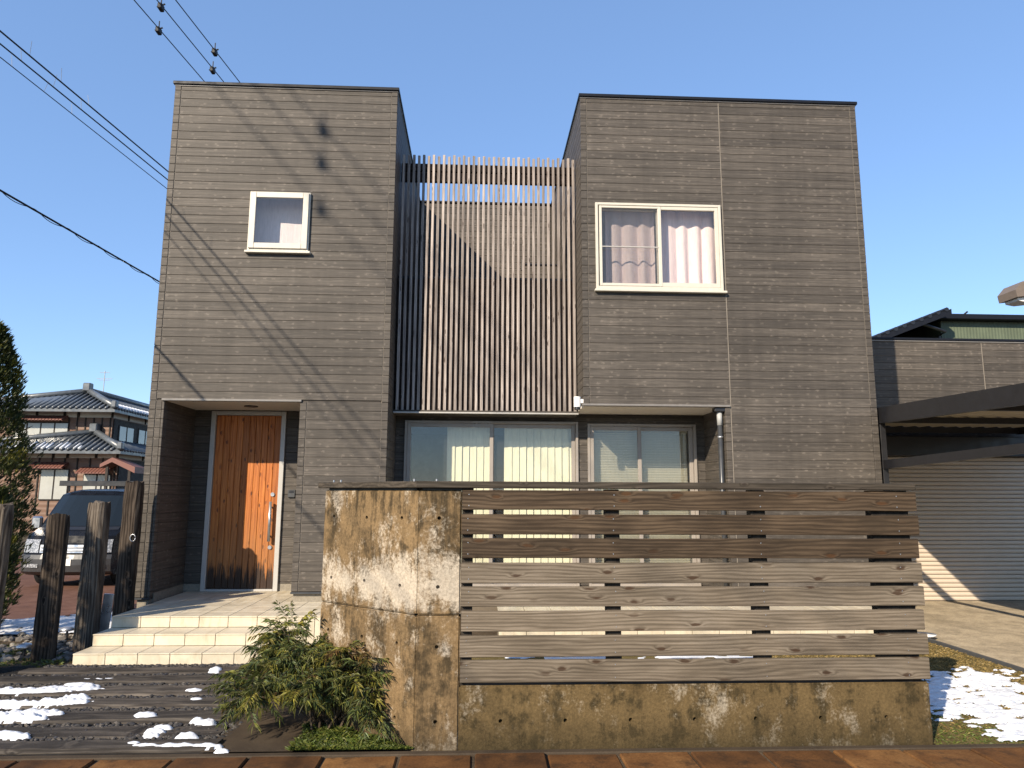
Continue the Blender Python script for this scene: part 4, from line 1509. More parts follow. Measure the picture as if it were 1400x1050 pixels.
plain('roof_tile', (0.085, 0.095, 0.105), 0.35, 0.6, var=0.3, scale=5)
plain('plaster', (0.55, 0.50, 0.43), 0.8, var=0.06)
ribbed('brown_board', (0.17, 0.10, 0.068), 26, 2)
plain('awning_red', (0.17, 0.075, 0.058), 0.5, var=0.1)
plain('timber_dark', (0.028, 0.022, 0.018), 0.7)
nh = thing('tiled_house', 'old two storey neighbour house with grey tiled hip roofs and brown boarding', 'house', (-21.5, 42, -0.3))
GX = -0.4
YH = 38.4
pr_ = at(153.5, 580, YH).x                  # right corner of the upper storey
MB().box(-27, pr_, YH, 50, 2.6, 5.5).build('upper_wall', 'brown_board', nh)
MB().box(-27, pr_+0.02, YH-0.03, 50, 5.5, 5.88).build('upper_plaster_band', 'plaster', nh)
YL = 37.4
pl_ = at(160, 640, YL).x
MB().box(-27, pl_, YL, 50, GX, 3.35).build('lower_wall', 'brown_board', nh)
MB().box(-27, pl_+0.02, YL-0.03, 50, 3.35, 3.70).build('lower_plaster_band', 'plaster', nh)
for z0, z1, y, xr, xs in ((5.5, 5.86, YH, pr_, (-24.2, -22.9, -21.5, -20.8, pr_-0.06)), (3.35, 3.68, YL, pl_, (-23.4, -22.7, -21.3, -20.6, -19.2, pl_-0.06))):
    for x in xs:
        MB().box(x, x+0.12, y-0.07, y-0.031, z0, z1).build('band_stud', 'timber_dark', nh)
    for yy in (40, 42, 44.5, 47):
        MB().box(xr+0.021, xr+0.06, yy, yy+0.12, z0, z1).build('band_stud', 'timber_dark', nh)
for k in range(7):
    x = pr_-0.1-k*0.42
    MB().box(x-0.03, x+0.03, YH-0.04, YH-0.001, 3.9, 5.5).build('batten', 'timber_dark', nh)
    x = pl_-0.1-k*0.62
    MB().box(x-0.03, x+0.03, YL-0.04, YL-0.001, 0.5, 3.35).build('batten', 'timber_dark', nh)
MB().box(pr_+0.021, pr_+0.05, YH+0.1, 49, 4.0, 5.45).build('side_cladding', 'timber_dark', nh)
MB().box(pl_+0.021, pl_+0.05, YL+0.1, 49, 0.0, 3.3).build('side_cladding', 'timber_dark', nh)


def roof(ez, ey, exr, exl, rz, ry, rxr, rzl, yend, nm):
    """front slope from the eave to the ridge and the slope to the right, with tile courses as round ribs"""
    b = MB()
    P = [(exl, ey, ez), (exr, ey, ez), (rxr, ry, rz), (exl, ry, rzl), (exr, yend, ez), (rxr, yend, rz)]
    b.add(P + [(x, y, z-0.16) for x, y, z in P], [(0, 1, 2, 3), (1, 4, 5, 2), (6, 9, 8, 7), (7, 8, 11, 10), (0, 6, 7, 1), (1, 7, 10, 4), (0, 3, 9, 6), (4, 10, 11, 5), (2, 5, 11, 8), (3, 2, 8, 9)])
    ro = b.build(nm, 'roof_tile', nh)
    rib = MB()
    n = int((exr-exl)/0.30)
    for i in range(n):
        x = exl+0.15+i*(exr-exl-0.3)/n
        # the rib climbs until it meets ridge or hip
        if x <= rxr:
            t = (x-exl)/(rxr-exl)
            zt = rzl+(rz-rzl)*t
            top = (x, ry, zt)
        else:
            t = (exr-x)/(exr-rxr)
            top = (x, ey+(ry-ey)*t, ez+(rz-ez)*t)
        rib.tube([(x, ey-0.04, ez+0.03), Vector((x, ey, ez+0.03)).lerp(Vector(top)+Vector((0, 0, 0.03)), 1.0)], 0.075, 6)
    m_ = int((yend-ey)/0.30)
    for i in range(m_):
        y = ey+0.15+i*0.30
        t = min(1, (y-ey)/(ry-ey))
        rib.tube([(exr+0.04, y, ez+0.03), (exr+(rxr-exr)*t, y, ez+(rz-ez)*t+0.03)], 0.075, 6)
    o = rib.build('tile_courses', 'roof_tile', ro, True)
    o['kind'] = 'stuff'
    rd_ = MB()
    rd_.tube([(exr+0.05, ey-0.05, ez+0.12), (rxr, ry, rz+0.16)], 0.16, 8)
    rd_.tube([(rxr, ry, rz+0.16), (rxr, yend, rz+0.16)], 0.17, 8)
    rd_.tube([(exl, ry, rzl+0.12), (rxr, ry, rz+0.14)], 0.15, 8)
    rd_.build('ridge_tiles', 'roof_tile', ro, True)
    f = MB()
    f.cbox(rxr-0.2, rxr+0.2, ry-0.3, ry+0.1, rz+0.1, rz+0.55, 0.05)
    f.cbox(exr-0.12, exr+0.14, ey-0.2, ey+0.1, ez+0.05, ez+0.42, 0.05)
    f.build('ridge_end_tile', 'roof_tile', ro)
    return ro


e1 = at(157, 559, 37.4)
a1 = at(121, 538, 39.6)
r_up = roof(e1.z, 37.4, e1.x, -27.5, a1.z, 39.6, a1.x, e1.z+0.35, 50, 'upper_roof')
e2 = at(165, 616, 36.3)
a2 = at(130, 594, 38.3)
r_lo = roof(e2.z, 36.3, e2.x, -27.5, a2.z, 38.3, a2.x, e2.z+0.2, 50, 'lower_roof')
# snow lying in the tile valleys
sv = MB()
rs_ = random.Random(3)
for i in range(26):
    x = -24.6+i*0.22
    if nz(i*0.45, 3.3) < -0.25:
        continue
    l_ = rs_.uniform(0.25, 0.7)
    y = 36.42
    sl = (e2.z+0.2-e2.z)/2.0
    sv.tube([(x, y, e2.z+0.07+0.02), (x, y+l_, e2.z+0.07+0.55*l_)], 0.055, 6)
for i in range(30):
    y = 37.9+i*0.35
    sv.tube([(e1.x-0.05, y, e1.z+0.10), (e1.x-0.55, y, e1.z+0.10+0.5*(a1.z-e1.z)/(e1.x-a1.x))], 0.12, 6)
o = sv.build('roof_snow', 'snow', nh, True)
o['kind'] = 'stuff'


def nwin(x0, x1, z0, z1, y, n):
    f = MB()
    f.box(x0, x1, y-0.06, y-0.032, z0, z1)
    wf = f.build('window', 'timber_dark', nh)
    wd_ = (x1-x0)/n
    for k in range(n):
        MB().box(x0+k*wd_+0.04, x0+(k+1)*wd_-0.04, y-0.075, y-0.061, z0+0.05, z1-0.05).build('pane', 'house_glass', wf)
    return wf


def awning(x0, x1, z0, z1, y):
    b = MB()
    n = int((x1-x0)/0.16)
    for i in range(n):
        x = x0+i*(x1-x0)/n
        b.prism([(y-0.03, z1), (y-0.62, z0), (y-0.62, z0+0.05), (y-0.03, z1+0.06)], 'X', x, x+(x1-x0)/n*0.78)
        b.prism([(y-0.03, z1-0.04), (y-0.60, z0-0.03), (y-0.60, z0), (y-0.03, z1)], 'X', x+(x1-x0)/n*0.78+0.002, x+(x1-x0)/n-0.002)
    b.build('awning', 'awning_red', nh)


p, q = at(20, 577, YH), at(93, 600, YH)
nwin(p.x, q.x, q.z-0.3, p.z, YH, 4)
p, q = at(17, 569, YH), at(94, 576, YH)
awning(p.x, q.x, q.z, p.z, YH)
p, q = at(57, 641, YL), at(93, 670, YL)
nwin(p.x, q.x, q.z-0.5, p.z, YL, 2)
p, q = at(47, 633, YL), at(94, 641, YL)
awning(p.x, q.x, q.z, p.z, YL)
p, q = at(115, 648, YL), at(151, 670, YL)
nwin(p.x, q.x, q.z-0.5, p.z, YL, 2)
p, q = at(112, 640, YL), at(153, 648, YL)
awning(p.x, q.x, q.z, p.z, YL)
for yy in (39.0, 41.2, 43.4, 45.6):
    f = MB().box(pr_+0.051, pr_+0.08, yy, yy+1.7, 4.2, 5.2).build('window', 'timber_dark', nh)
    for k in (0, 1):
        MB().box(pr_+0.081, pr_+0.09, yy+0.08+k*0.84, yy+0.78+k*0.84, 4.28, 5.12).build('pane', 'house_glass', f)
g0, g1, g2 = at(139, 638, 36.4), at(156, 629, 36.4), at(187, 640, 36.4)
MB().prism([(g0.x, g0.z-0.05), (g1.x, g1.z-0.1), (g2.x, g2.z-0.25), (g2.x, g2.z+0.05), (g1.x, g1.z+0.12), (g0.x, g0.z+0.12)], 'Y', 36.2, 37.39).build('porch_roof', 'awning_red', nh)
for gx in (g0.x+0.3, g2.x-0.3):
    MB().box(gx-0.06, gx+0.06, 36.3, 36.42, GX, g0.z).build('porch_post', 'timber_dark', nh)
an = MB()
q = at(141, 537, 41)
an.tube([(q.x, 41, q.z-0.4), (q.x, 41, q.z+1.25)], 0.022, 6)
for dz, l_ in ((1.15, 0.28), (0.8, 0.42), (0.72, 0.3)):
    an.tube([(q.x-l_, 41, q.z+dz), (q.x+l_, 41, q.z+dz)], 0.014, 5)
an.build('antenna', 'pale_grey', nh)

# ================================================================== VAN
VX, VY, VZ = -8.02, 14.75, gz(-8, 15.5)+0.006
van = thing('van', 'dark blue black van with a roof rack parked on the reddish drive', 'van', (VX, VY+2, VZ))
plain('van_paint', (0.006, 0.007, 0.010), 0.25, 0.12, var=0.05)
plain('van_bumper', (0.035, 0.035, 0.037), 0.4, 0.5, var=0.05)
plain('chrome', (0.42, 0.42, 0.43), 0.3, 0.6, 1.0, var=0.03)
t_ = NT('headlight', 0.15, 0.8)
t_.col(t_.ramp(t_.voro(t_.pos(), 28), [(0.1, (0.42, 0.43, 0.45)), (0.6, (0.16, 0.165, 0.175))]))
MAT['headlight'] = t_.m
PRO = [(0.16, 0.24), (0.03, 0.30), (0.0, 0.45), (0.0, 0.58), (0.03, 0.66), (0.06, 0.86), (0.12, 1.0), (0.40, 1.12), (0.46, 1.16), (0.98, 1.80), (1.12, 1.88), (1.45, 1.92), (3.0, 1.94), (4.55, 1.90), (4.66, 1.80), (4.72, 1.1), (4.72, 0.45), (4.66, 0.26)]
US = [-1, -0.94, -0.8, -0.5, 0, 0.5, 0.8, 0.94, 1]


def vp(u, y, z, off=0.0):
    hw = 0.845 if z < 1.05 else 0.845-(z-1.05)*0.155
    bow = 0.16*abs(u)**3 if y < 1.5 else (-0.04*abs(u)**4 if y > 4.5 else 0)
    zz = z-(0.05*abs(u)**5 if z > 1.85 else 0)
    return (VX+u*(hw+off), VY+y+bow-(off if y < 1.3 else 0), VZ+zz+(off if z > 1.85 else 0))


vb_ = MB()
vs = [vp(u, y, z) for y, z in PRO for u in US]
nu = len(US)
fs = [(i*nu+k, i*nu+k+1, ((i+1) % len(PRO))*nu+k+1, ((i+1) % len(PRO))*nu+k) for i in range(len(PRO)) for k in range(nu-1)]
fs += [tuple(i*nu for i in range(len(PRO))), tuple(i*nu+nu-1 for i in range(len(PRO)-1, -1, -1))]
body = vb_.add(vs, fs).build('body', 'van_paint', van)


def skin(name, pts, mat, parent, n=8, off=0.006):
    """patch lying on the van's front: pts = (u range, [(y, z)...])"""
    (u0, u1), yz = pts
    b = MB()
    vs = [vp(u0+(u1-u0)*k/n, y, z, off) for y, z in yz for k in range(n+1)]
    fs = [(i*(n+1)+k, i*(n+1)+k+1, (i+1)*(n+1)+k+1, (i+1)*(n+1)+k) for i in range(len(yz)-1) for k in range(n)]
    return b.add(vs, fs).build(name, mat, parent)


skin('windscreen', ((-0.93, 0.93), [(0.475, 1.175), (0.72, 1.48), (0.965, 1.785)]), 'car_glass', van)
skin('wiper_panel', ((-0.93, 0.93), [(0.36, 1.105), (0.46, 1.165)]), 'black_metal', van, off=0.008)
skin('grille', ((-0.55, 0.55), [(0.035, 0.68), (0.055, 0.83)]), 'chrome', van, off=0.015)
for k in range(2):
    skin('grille_slot', ((-0.52, 0.52), [(0.04, 0.705+k*0.06), (0.045, 0.725+k*0.06)]), 'black_metal', van, off=0.022)
for a, b_ in ((-0.97, -0.58), (0.58, 0.97)):
    skin('headlight', ((a, b_), [(0.035, 0.68), (0.06, 0.86), (0.09, 0.93)]), 'headlight', van, off=0.016)
    skin('fog_lamp', ((a*0.9 if a > 0 else a*0.9, b_*0.9), [(0.0, 0.40), (0.0, 0.47)]), 'headlight', van, 4, 0.03)
skin('bumper', ((-0.99, 0.99), [(0.10, 0.27), (0.02, 0.32), (0.0, 0.45), (0.0, 0.56), (0.025, 0.64)]), 'van_bumper', van, off=0.02)
skin('number_plate', ((-0.2, 0.2), [(0.0, 0.44), (0.0, 0.57)]), 'white_plastic', van, 2, 0.03)
# side glass and door handle on the side we see
for y0, y1, s0 in ((0.75, 1.75, 0.42), (1.85, 3.1, 0.0), (3.2, 4.45, 0.0)):
    b = MB()
    vs = []
    for (y, z) in ((y0, 1.14), (y1, 1.14), (y1, 1.72), (y0+s0, 1.72)):
        for sd_ in (1,):
            hw = 0.845 if z < 1.05 else 0.845-(z-1.05)*0.155
            vs.append((VX+hw+0.006, VY+y+(0.10 if y < 1.0 else 0), VZ+z))
    vs += [(x-0.012, y, z) for x, y, z in vs]
    b.add(vs, [(0, 1, 2, 3), (7, 6, 5, 4), (0, 4, 5, 1), (1, 5, 6, 2), (2, 6, 7, 3), (3, 7, 4, 0)]).build('side_window', 'car_glass', van)
for y in (1.68, 2.0):
    MB().cbox(VX+0.84, VX+0.875, VY+y, VY+y+0.16, VZ+0.95, VZ+0.985, 0.006).build('handle', 'chrome', van)
for sg in (-1, 1):
    x = VX+sg*0.93
    mo = MB().cbox(x-0.10, x+0.10, VY+0.62, VY+0.72, VZ+1.10, VZ+1.36, 0.03).build('mirror', 'chrome', van)
    MB().tube([(VX+sg*0.80, VY+0.72, VZ+1.16), (x, VY+0.68, VZ+1.2)], 0.025, 8).build('mirror_arm', 'black_metal', mo)
    for wy in (0.86, 3.45):
        wx = VX+sg*0.75
        wh = MB().tube([(wx-0.10, VY+wy, VZ+0.315), (wx-0.085, VY+wy, VZ+0.315), (wx+0.085, VY+wy, VZ+0.315), (wx+0.10, VY+wy, VZ+0.315)], [0.29, 0.318, 0.318, 0.29], 28).build('wheel', 'rubber', van, True)
        rim = MB().tube([(wx+sg*0.09, VY+wy, VZ+0.315), (wx+sg*0.103, VY+wy, VZ+0.315)], [0.215, 0.20], 24).build('rim', 'steel', wh)
        b = MB()
        for k in range(6):
            a = k*math.pi/3
            b.tube([(wx+sg*0.106, VY+wy+0.07*math.cos(a), VZ+0.315+0.07*math.sin(a)), (wx+sg*0.106, VY+wy+0.135*math.cos(a), VZ+0.315+0.135*math.sin(a))], 0.028, 6)
        b.build('rim_hole', 'black_metal', wh)
        # dark wheel arch
        b = MB()
        b.tube([(VX+sg*0.846+sg*0.003, VY+wy, VZ+0.33), (VX+sg*0.8465+sg*0.008, VY+wy, VZ+0.33)], 0.40, 28)
        if wy > 0:
            pass
rk = MB()
for sg in (-1, 1):
    rk.tube([(VX+sg*0.70, VY+1.15, VZ+2.02), (VX+sg*0.70, VY+4.3, VZ+2.02)], 0.022, 8)
    for y in (1.3, 2.6, 3.9):
        rk.tube([(VX+sg*0.70, VY+y, VZ+1.86), (VX+sg*0.70, VY+y, VZ+2.02)], 0.018, 8)
for y in (1.2, 1.9, 2.6, 3.3, 4.0):
    rk.cbox(VX-0.78, VX+0.78, VY+y, VY+y+0.06, VZ+2.02, VZ+2.06, 0.006)
rk.cbox(VX-0.80, VX+0.80, VY+1.08, VY+1.13, VZ+1.98, VZ+2.09, 0.006)
rk.build('roof_rack', 'black_metal', van)

# ================================================================== PLANTS
rp = random.Random(21)


def leaf(b, p, d, up_, ln, wd_, col, droop=0.25):
    d = d.normalized()
    s = d.cross(up_)
    s = s.normalized() if s.length > 1e-4 else Vector((1, 0, 0))
    n = s.cross(d)
    m1 = p+d*ln*0.4+n*ln*0.05
    e = p+d*ln-Vector((0, 0, ln*droop))
    b.add([p, m1+s*wd_, e, m1-s*wd_], [(0, 1, 2), (0, 2, 3)], col)


def hsv(c, v):
    return tuple(max(0, x*v) for x in c)


# nandina in the corner of the wall
nd_ = thing('nandina_shrub', 'feathery green shrub with reddish tips growing against the concrete wall', 'shrub', (-0.98, 5.28, 0))
lb, sb_ = MB(), MB()
GR = [(0.095, 0.115, 0.030), (0.13, 0.14, 0.033), (0.062, 0.082, 0.032), (0.155, 0.155, 0.034), (0.105, 0.105, 0.035), (0.10, 0.13, 0.05)]
YEL = [(0.24, 0.22, 0.04), (0.20, 0.17, 0.035)]
RED = [(0.13, 0.075, 0.028), (0.17, 0.13, 0.035), (0.15, 0.095, 0.035), (0.12, 0.11, 0.035)]
base = Vector((-0.98, 5.28, 0.0))


def inwall(p):
    # keep plants in front of the angled leaf
    v = Vector((p.x, p.y))-A2
    return v.dot(ndir) > 0.03 and p.y > 4.72


def frond(p, d, ln, pal, nl=12, lsz=0.056):
    d = d.normalized()
    q = p.copy()
    pts = [q.copy()]
    for i in range(nl):
        d = (d+Vector((0, 0, -0.065))+Vector((rp.uniform(-.08, .08), rp.uniform(-.08, .08), rp.uniform(-.05, .05)))).normalized()
        q = q+d*ln/nl
        if not inwall(q):
            return
        pts.append(q.copy())
        if i < 1:
            continue
        sd_ = d.cross(Vector((0, 0, 1)))
        if sd_.length < 0.1:
            sd_ = Vector((1, 0, 0))
        sd_.normalize()
        c = rp.choice(pal)
        for sg in (-1, 1, rp.choice((-1, 1))):
            dd = d*rp.uniform(0.45, 1.0)+sd_*sg*rp.uniform(0.35, 0.95)+Vector((0, 0, rp.uniform(-0.75, 0.25)))
            cc = hsv(c, rp.uniform(0.6, 1.5))
            leaf(lb, q+dd*0.004, dd, Vector((rp.uniform(-.5, .5), rp.uniform(-.5, .5), 1)), lsz*rp.uniform(0.65, 1.3), lsz*rp.uniform(0.055, 0.09), cc, rp.uniform(0.05, 0.4))
    sb_.tube([pts[0], pts[len(pts)//2], pts[-1]], [0.0025, 0.002, 0.001], 4, False)


heads = []
for k in range(26):
    a = rp.uniform(0, 6.28)
    rr = math.sqrt(rp.uniform(0, 1))
    hx = -1.12+0.50*rr*math.cos(a)
    hy = 5.24+0.30*rr*math.sin(a)
    hz = 0.14+0.36*(1-0.55*rr*rr)*rp.uniform(0.55, 1.1)
    heads.append(Vector((hx, hy, hz)))
heads += [Vector((-1.38, 5.45, 0.60)), Vector((-1.33, 5.42, 0.62)), Vector((-1.42, 5.40, 0.54)), Vector((-1.55, 5.5, 0.36)), Vector((-0.70, 5.06, 0.36)), Vector((-0.66, 5.02, 0.20)), Vector((-0.74, 5.1, 0.28)), Vector((-0.86, 5.18, 0.52)), Vector((-0.78, 5.12, 0.47))]
for hv in heads:
    if not inwall(hv):
        hv.x -= 0.12
        hv.y -= 0.08
    m1 = (base+hv)/2+Vector((rp.uniform(-.05, .05), rp.uniform(-.05, .05), 0.06))
    b0 = base+Vector((rp.uniform(-.12, .12), rp.uniform(-.05, .10), -0.02))
    sb_.tube([b0, m1, hv], [0.010, 0.008, 0.005], 6, False)
    right = hv.x > -0.95
    for f in range(17):
        a = rp.uniform(0, 6.28)
        el = rp.uniform(-0.4, 1.2)
        d = Vector((math.cos(a), math.sin(a)-0.25, el))
        if hv.z > 0.42 and right and rp.random() < 0.45:
            pal = RED
        elif rp.random() < (0.13 if not right else 0.22):
            pal = YEL if rp.random() < 0.8 else RED
        else:
            pal = GR
        frond(hv+Vector((rp.uniform(-.07, .07), rp.uniform(-.07, .07), rp.uniform(-.07, .05))), d, rp.uniform(0.13, 0.26), pal)
fo = lb.build('foliage', 'leaf', nd_)
fo['kind'] = 'stuff'
sb_.build('stems', 'bark', nd_)

# moss and grass tuft at its foot
mo = MB()
MOSS = [(0.075, 0.105, 0.018), (0.11, 0.14, 0.025), (0.055, 0.08, 0.016), (0.14, 0.15, 0.03)]
MP = [Vector((-1.15, 4.87)), Vector((-0.40, 4.87)), Vector((-1.02, 5.40)), Vector((-1.12, 5.45))]
for _ in range(5200):
    u, v = rp.random(), rp.random()
    y = 4.868+0.5*u*u
    xl, xr = -1.15+0.02*nz(y*30), -0.39-(y-4.87)*1.15
    if xr <= xl:
        continue
    x = xl+(xr-xl)*v
    h_ = (0.020+0.030*max(0, nz(x*6, y*6)+0.4))
    a = rp.uniform(0, 6.28)
    leaf(mo, Vector((x, y, 0.012)), Vector((math.cos(a)*0.7, math.sin(a)*0.7, rp.uniform(0.5, 1.3))), Vector((rp.uniform(-1, 1), rp.uniform(-1, 1), 0.3)), h_*rp.uniform(0.8, 1.9), 0.0035, hsv(rp.choice(MOSS), rp.uniform(0.6, 1.3)), 0.3)
stuff(mo.build('moss', 'leaf'), 'low bright green moss and grass at the foot of the shrub', 'moss')
struct(MB().add([(-1.14, 4.863, 0.016), (-0.39, 4.863, 0.016), (-0.95, 5.36, 0.016), (-1.12, 5.45, 0.016)], [(0, 1, 2, 3)]).build('planting_bed', 'moss_bed'))


# conifers
def conifer(x, y, h_, r_, seed, label, nclump=1500):
    rc = random.Random(seed)
    t0 = thing('conifer', label, 'tree', (x, y, 0), 'columnar conifers on the verge')
    MB().tube([(x, y, -0.1), (x, y, h_*0.5), (x, y, h_*0.93)], [0.07, 0.05, 0.01], 8).build('trunk', 'bark', t0, True)
    b = MB()
    C1 = [(0.038, 0.052, 0.014), (0.056, 0.067, 0.015), (0.027, 0.038, 0.013), (0.085, 0.083, 0.016)]
    C2 = [(0.20, 0.17, 0.018), (0.15, 0.135, 0.018)]
    limbs = MB()
    for k in range(nclump):
        t = rc.random()**0.8
        z = 0.06+(h_-0.06)*t
        prof = r_*min(1, (t+0.12)*3.2)*(1-t**2.2)**0.75+0.02
        a = rc.uniform(0, 6.28)
        bump_ = 1+0.28*nz(math.cos(a)*2+seed, math.sin(a)*2, z*2.4)+0.12*nz(math.cos(a)*6, math.sin(a)*6+seed, z*6)
        rr = prof*bump_*math.sqrt(rc.uniform(0.35, 1.0))
        p = Vector((x+rr*math.cos(a), y+rr*math.sin(a), z))
        out = Vector((math.cos(a), math.sin(a), rc.uniform(0.6, 2.0)))
        tip = nz(p.x*3.1+seed, p.y*3.1, p.z*2.2) > 0.30 and rr > prof*0.75
        pal = C2 if tip and rc.random() < 0.6 else C1
        if k % 14 == 0:
            limbs.tube([(x, y, max(0.02, z-0.25)), p], [0.012, 0.004], 5, False)
        for _ in range(9):
            d = out+Vector((rc.uniform(-.8, .8), rc.uniform(-.8, .8), rc.uniform(-.5, .6)))
            leaf(b, p+Vector((rc.uniform(-.03, .03), rc.uniform(-.03, .03), rc.uniform(-.04, .04))), d, Vector((rc.uniform(-1, 1), rc.uniform(-1, 1), rc.uniform(-1, 1))), rc.uniform(0.045, 0.10), rc.uniform(0.006, 0.012), hsv(rc.choice(pal), rc.uniform(0.6, 1.4)), 0.0)
    c = b.build('crown', 'leaf', t0)
    c['kind'] = 'stuff'
    limbs.build('limbs', 'bark', t0)


conifer(-5.93, 8.95, 3.62, 0.60, 4, 'columnar golden tipped conifer behind the silvery timber post', 2300)
conifer(-6.35, 5.15, 3.35, 0.60, 9, 'unseen columnar conifer added beside the road to shade the row of timber posts', 1500)  # out of view, added for the shade it casts on the posts
conifer(-5.42, 8.55, 1.62, 0.24, 14, 'low yellow tipped conifer shoot at the foot of the tall conifer', 420)

# verge weeds round the posts
wb2 = MB()
for _ in range(2600):
    x, y = rp.uniform(-5.2, -3.80), rp.uniform(7.0, 8.3)
    if nz(x*2.5, y*2.5, 4) < -0.05 or (x > -4.0 and y < 7.35):
        continue
    a = rp.uniform(0, 6.28)
    leaf(wb2, Vector((x, y, -0.01)), Vector((math.cos(a), math.sin(a), rp.uniform(0.5, 1.6))), Vector((rp.uniform(-1, 1), rp.uniform(-1, 1), 0.3)), rp.uniform(0.03, 0.075), 0.006, hsv(rp.choice(GR+[(0.13, 0.10, 0.04)]), rp.uniform(0.6, 1.3)), 0.4)
stuff(wb2.build('verge_weeds', 'leaf'), 'low green weeds around the feet of the timber posts', 'weeds')
stones('verge_stones', [(-6.2, -4.05, 7.9, 9.6, -0.012), (-4.9, -3.9, 7.5, 8.2, -0.012)], [(0.16, 0.14, 0.12), (0.10, 0.09, 0.08), (0.2, 0.18, 0.15)], (0.02, 0.055), [420, 90], 'loose stones on the verge under the conifer', 'stones')

# lawn blades
lw = MB()
STR = [(0.30, 0.21, 0.075), (0.24, 0.17, 0.06), (0.36, 0.26, 0.10), (0.17, 0.13, 0.045)]
GRN = [(0.10, 0.13, 0.025), (0.14, 0.16, 0.035), (0.07, 0.10, 0.02)]
for _ in range(26000):
    x, y = rp.uniform(2.95, 5.06), rp.uniform(4.87, 8.4)
    if x < 3.02 and y < 5.04:
        continue
    g_ = nz(x*1.1, y*1.1, 2.2)+(5.7-y)*0.55
    pal = GRN if g_+rp.uniform(-0.35, 0.35) > 0.25 else STR
    a = rp.uniform(0, 6.28)
    leaf(lw, Vector((x, y, -0.002)), Vector((math.cos(a), math.sin(a), rp.uniform(0.2, 1.3))), Vector((rp.uniform(-1, 1), rp.uniform(-1, 1), 0.2)), rp.uniform(0.018, 0.045), 0.0026, hsv(rp.choice(pal), rp.uniform(0.6, 1.3)), 0.3)
stuff(lw.build('lawn_grass', 'leaf'), 'dry yellow and green lawn grass between fence and driveway', 'grass')


# ================================================================== SNOW
def snow(xa, xb, ya, yb, fn, name, label, group=None, res=0.016, z0=0.0, kind=None):
    """height field kept only where snow lies"""
    nx_, ny_ = max(6, int((xb-xa)/res)), max(6, int((yb-ya)/res))
    H = [[fn(xa+(xb-xa)*i/nx_, ya+(yb-ya)*j/ny_) for i in range(nx_+1)] for j in range(ny_+1)]
    b, ix = MB(), {}

    def vid(i, j):
        if (i, j) not in ix:
            ix[(i, j)] = len(b.v)
            b.v.append((xa+(xb-xa)*i/nx_, ya+(yb-ya)*j/ny_, z0+max(-0.008, H[j][i])))
        return ix[(i, j)]
    for j in range(ny_):
        for i in range(nx_):
            if max(H[j][i], H[j][i+1], H[j+1][i], H[j+1][i+1]) > 0:
                b.f.append((vid(i, j), vid(i+1, j), vid(i+1, j+1), vid(i, j+1)))
    o = b.build(name, 'snow', smooth=True)
    tag(o, label, 'snow', group)
    if kind:
        o['kind'] = kind
    return o


def blob(parts, hgt, seed):
    def fn(x, y):
        h_ = 0
        for (cx, cy, rx, ry) in parts:
            d = math.hypot((x-cx)/rx, (y-cy)/ry)+0.32*nz(x*13+seed, y*13)+0.24*nz(x*31, y*31+seed)+0.05*nz(x*70, y*70+seed)
            if d < 1:
                h_ = max(h_, hgt*math.sqrt(1-d*d)*(0.8+0.35*nz(x*20, y*20, seed)+0.22*nz(x*55, y*55, seed)))
        return h_ if h_ > 0.002 else -0.01
    return fn


def snow_at(parts_px, hgt, seed, label, group=None):
    """parts: (px, py, half width px, half depth m) read from the picture, standing on the path (z 0.02)"""
    ps_ = []
    for px_, py_, hw, hd in parts_px:
        d = fw + r2*((px_-700)/985) - u2*((py_-525)/985)
        k = (0.02-1.6)/d.z
        c = Vector((0, 0, 1.6))+d*k
        ps_.append((c.x, c.y, hw/985*c.y*1.03, hd*0.85))
    xa, xb = min(p[0]-p[2]*1.4 for p in ps_), max(p[0]+p[2]*1.4 for p in ps_)
    ya, yb = min(p[1]-p[3]*1.4 for p in ps_), max(p[1]+p[3]*1.4 for p in ps_)
    return snow(xa, xb, ya, yb, blob(ps_, hgt*0.8, seed), 'snow_patch', label, group, 0.011, 0.018)


SG = 'melting snow on the sleeper path'
snow_at([(20, 947, 75, .055), (85, 944, 50, .065), (118, 941, 16, .09)], 0.055, 1, 'long snow ridge on the sleepers pointing at the foot of the steps', SG)
snow_at([(140, 929, 30, .03), (112, 935, 18, .03)], 0.02, 20, 'thin snow streak reaching towards the lowest tiled step', SG)
snow_at([(10, 965, 75, .045), (85, 962, 36, .075), (104, 957, 18, .06)], 0.065, 2, 'snow ridge with a peaked end on the middle sleepers', SG)
snow_at([(10, 984, 50, .055), (55, 979, 24, .07), (30, 980, 30, .06)], 0.075, 3, 'thick rounded snow heap on the sleepers, without a peaked end', SG)
snow_at([(5, 1006, 34, .05), (22, 1008, 16, .03)], 0.05, 4, 'blunt snow heap on the gravel behind the front sleeper', SG)
snow_at([(200, 980, 17, .06)], 0.05, 5, 'round snow lump on the sleeper just behind the open gravel strip', SG)
snow_at([(214, 1000, 12, .04), (222, 995, 12, .04), (206, 1005, 10, .03)], 0.035, 6, 'crooked snow lump lying on the gravel strip', SG)
snow_at([(255, 1008, 13, .045)], 0.045, 7, 'small rounded snow lump on the gravel between the crooked lump and the slab', SG)
snow_at([(269, 986, 9, .045), (285, 988, 9, .05), (277, 988, 8, .04)], 0.04, 8, 'twin joined snow lumps at the right ends of the sleepers', SG)
snow_at([(265, 945, 12, .05)], 0.035, 9, 'flat oval snow lump on a sleeper a little before the tiled steps', SG)
snow_at([(268, 957, 8, .04)], 0.028, 10, 'little snow lump in the joint next to the flat oval lump', SG)
snow_at([(295, 917, 8, .06)], 0.05, 11, 'small snow lump beside the foot of the tiled steps', SG)
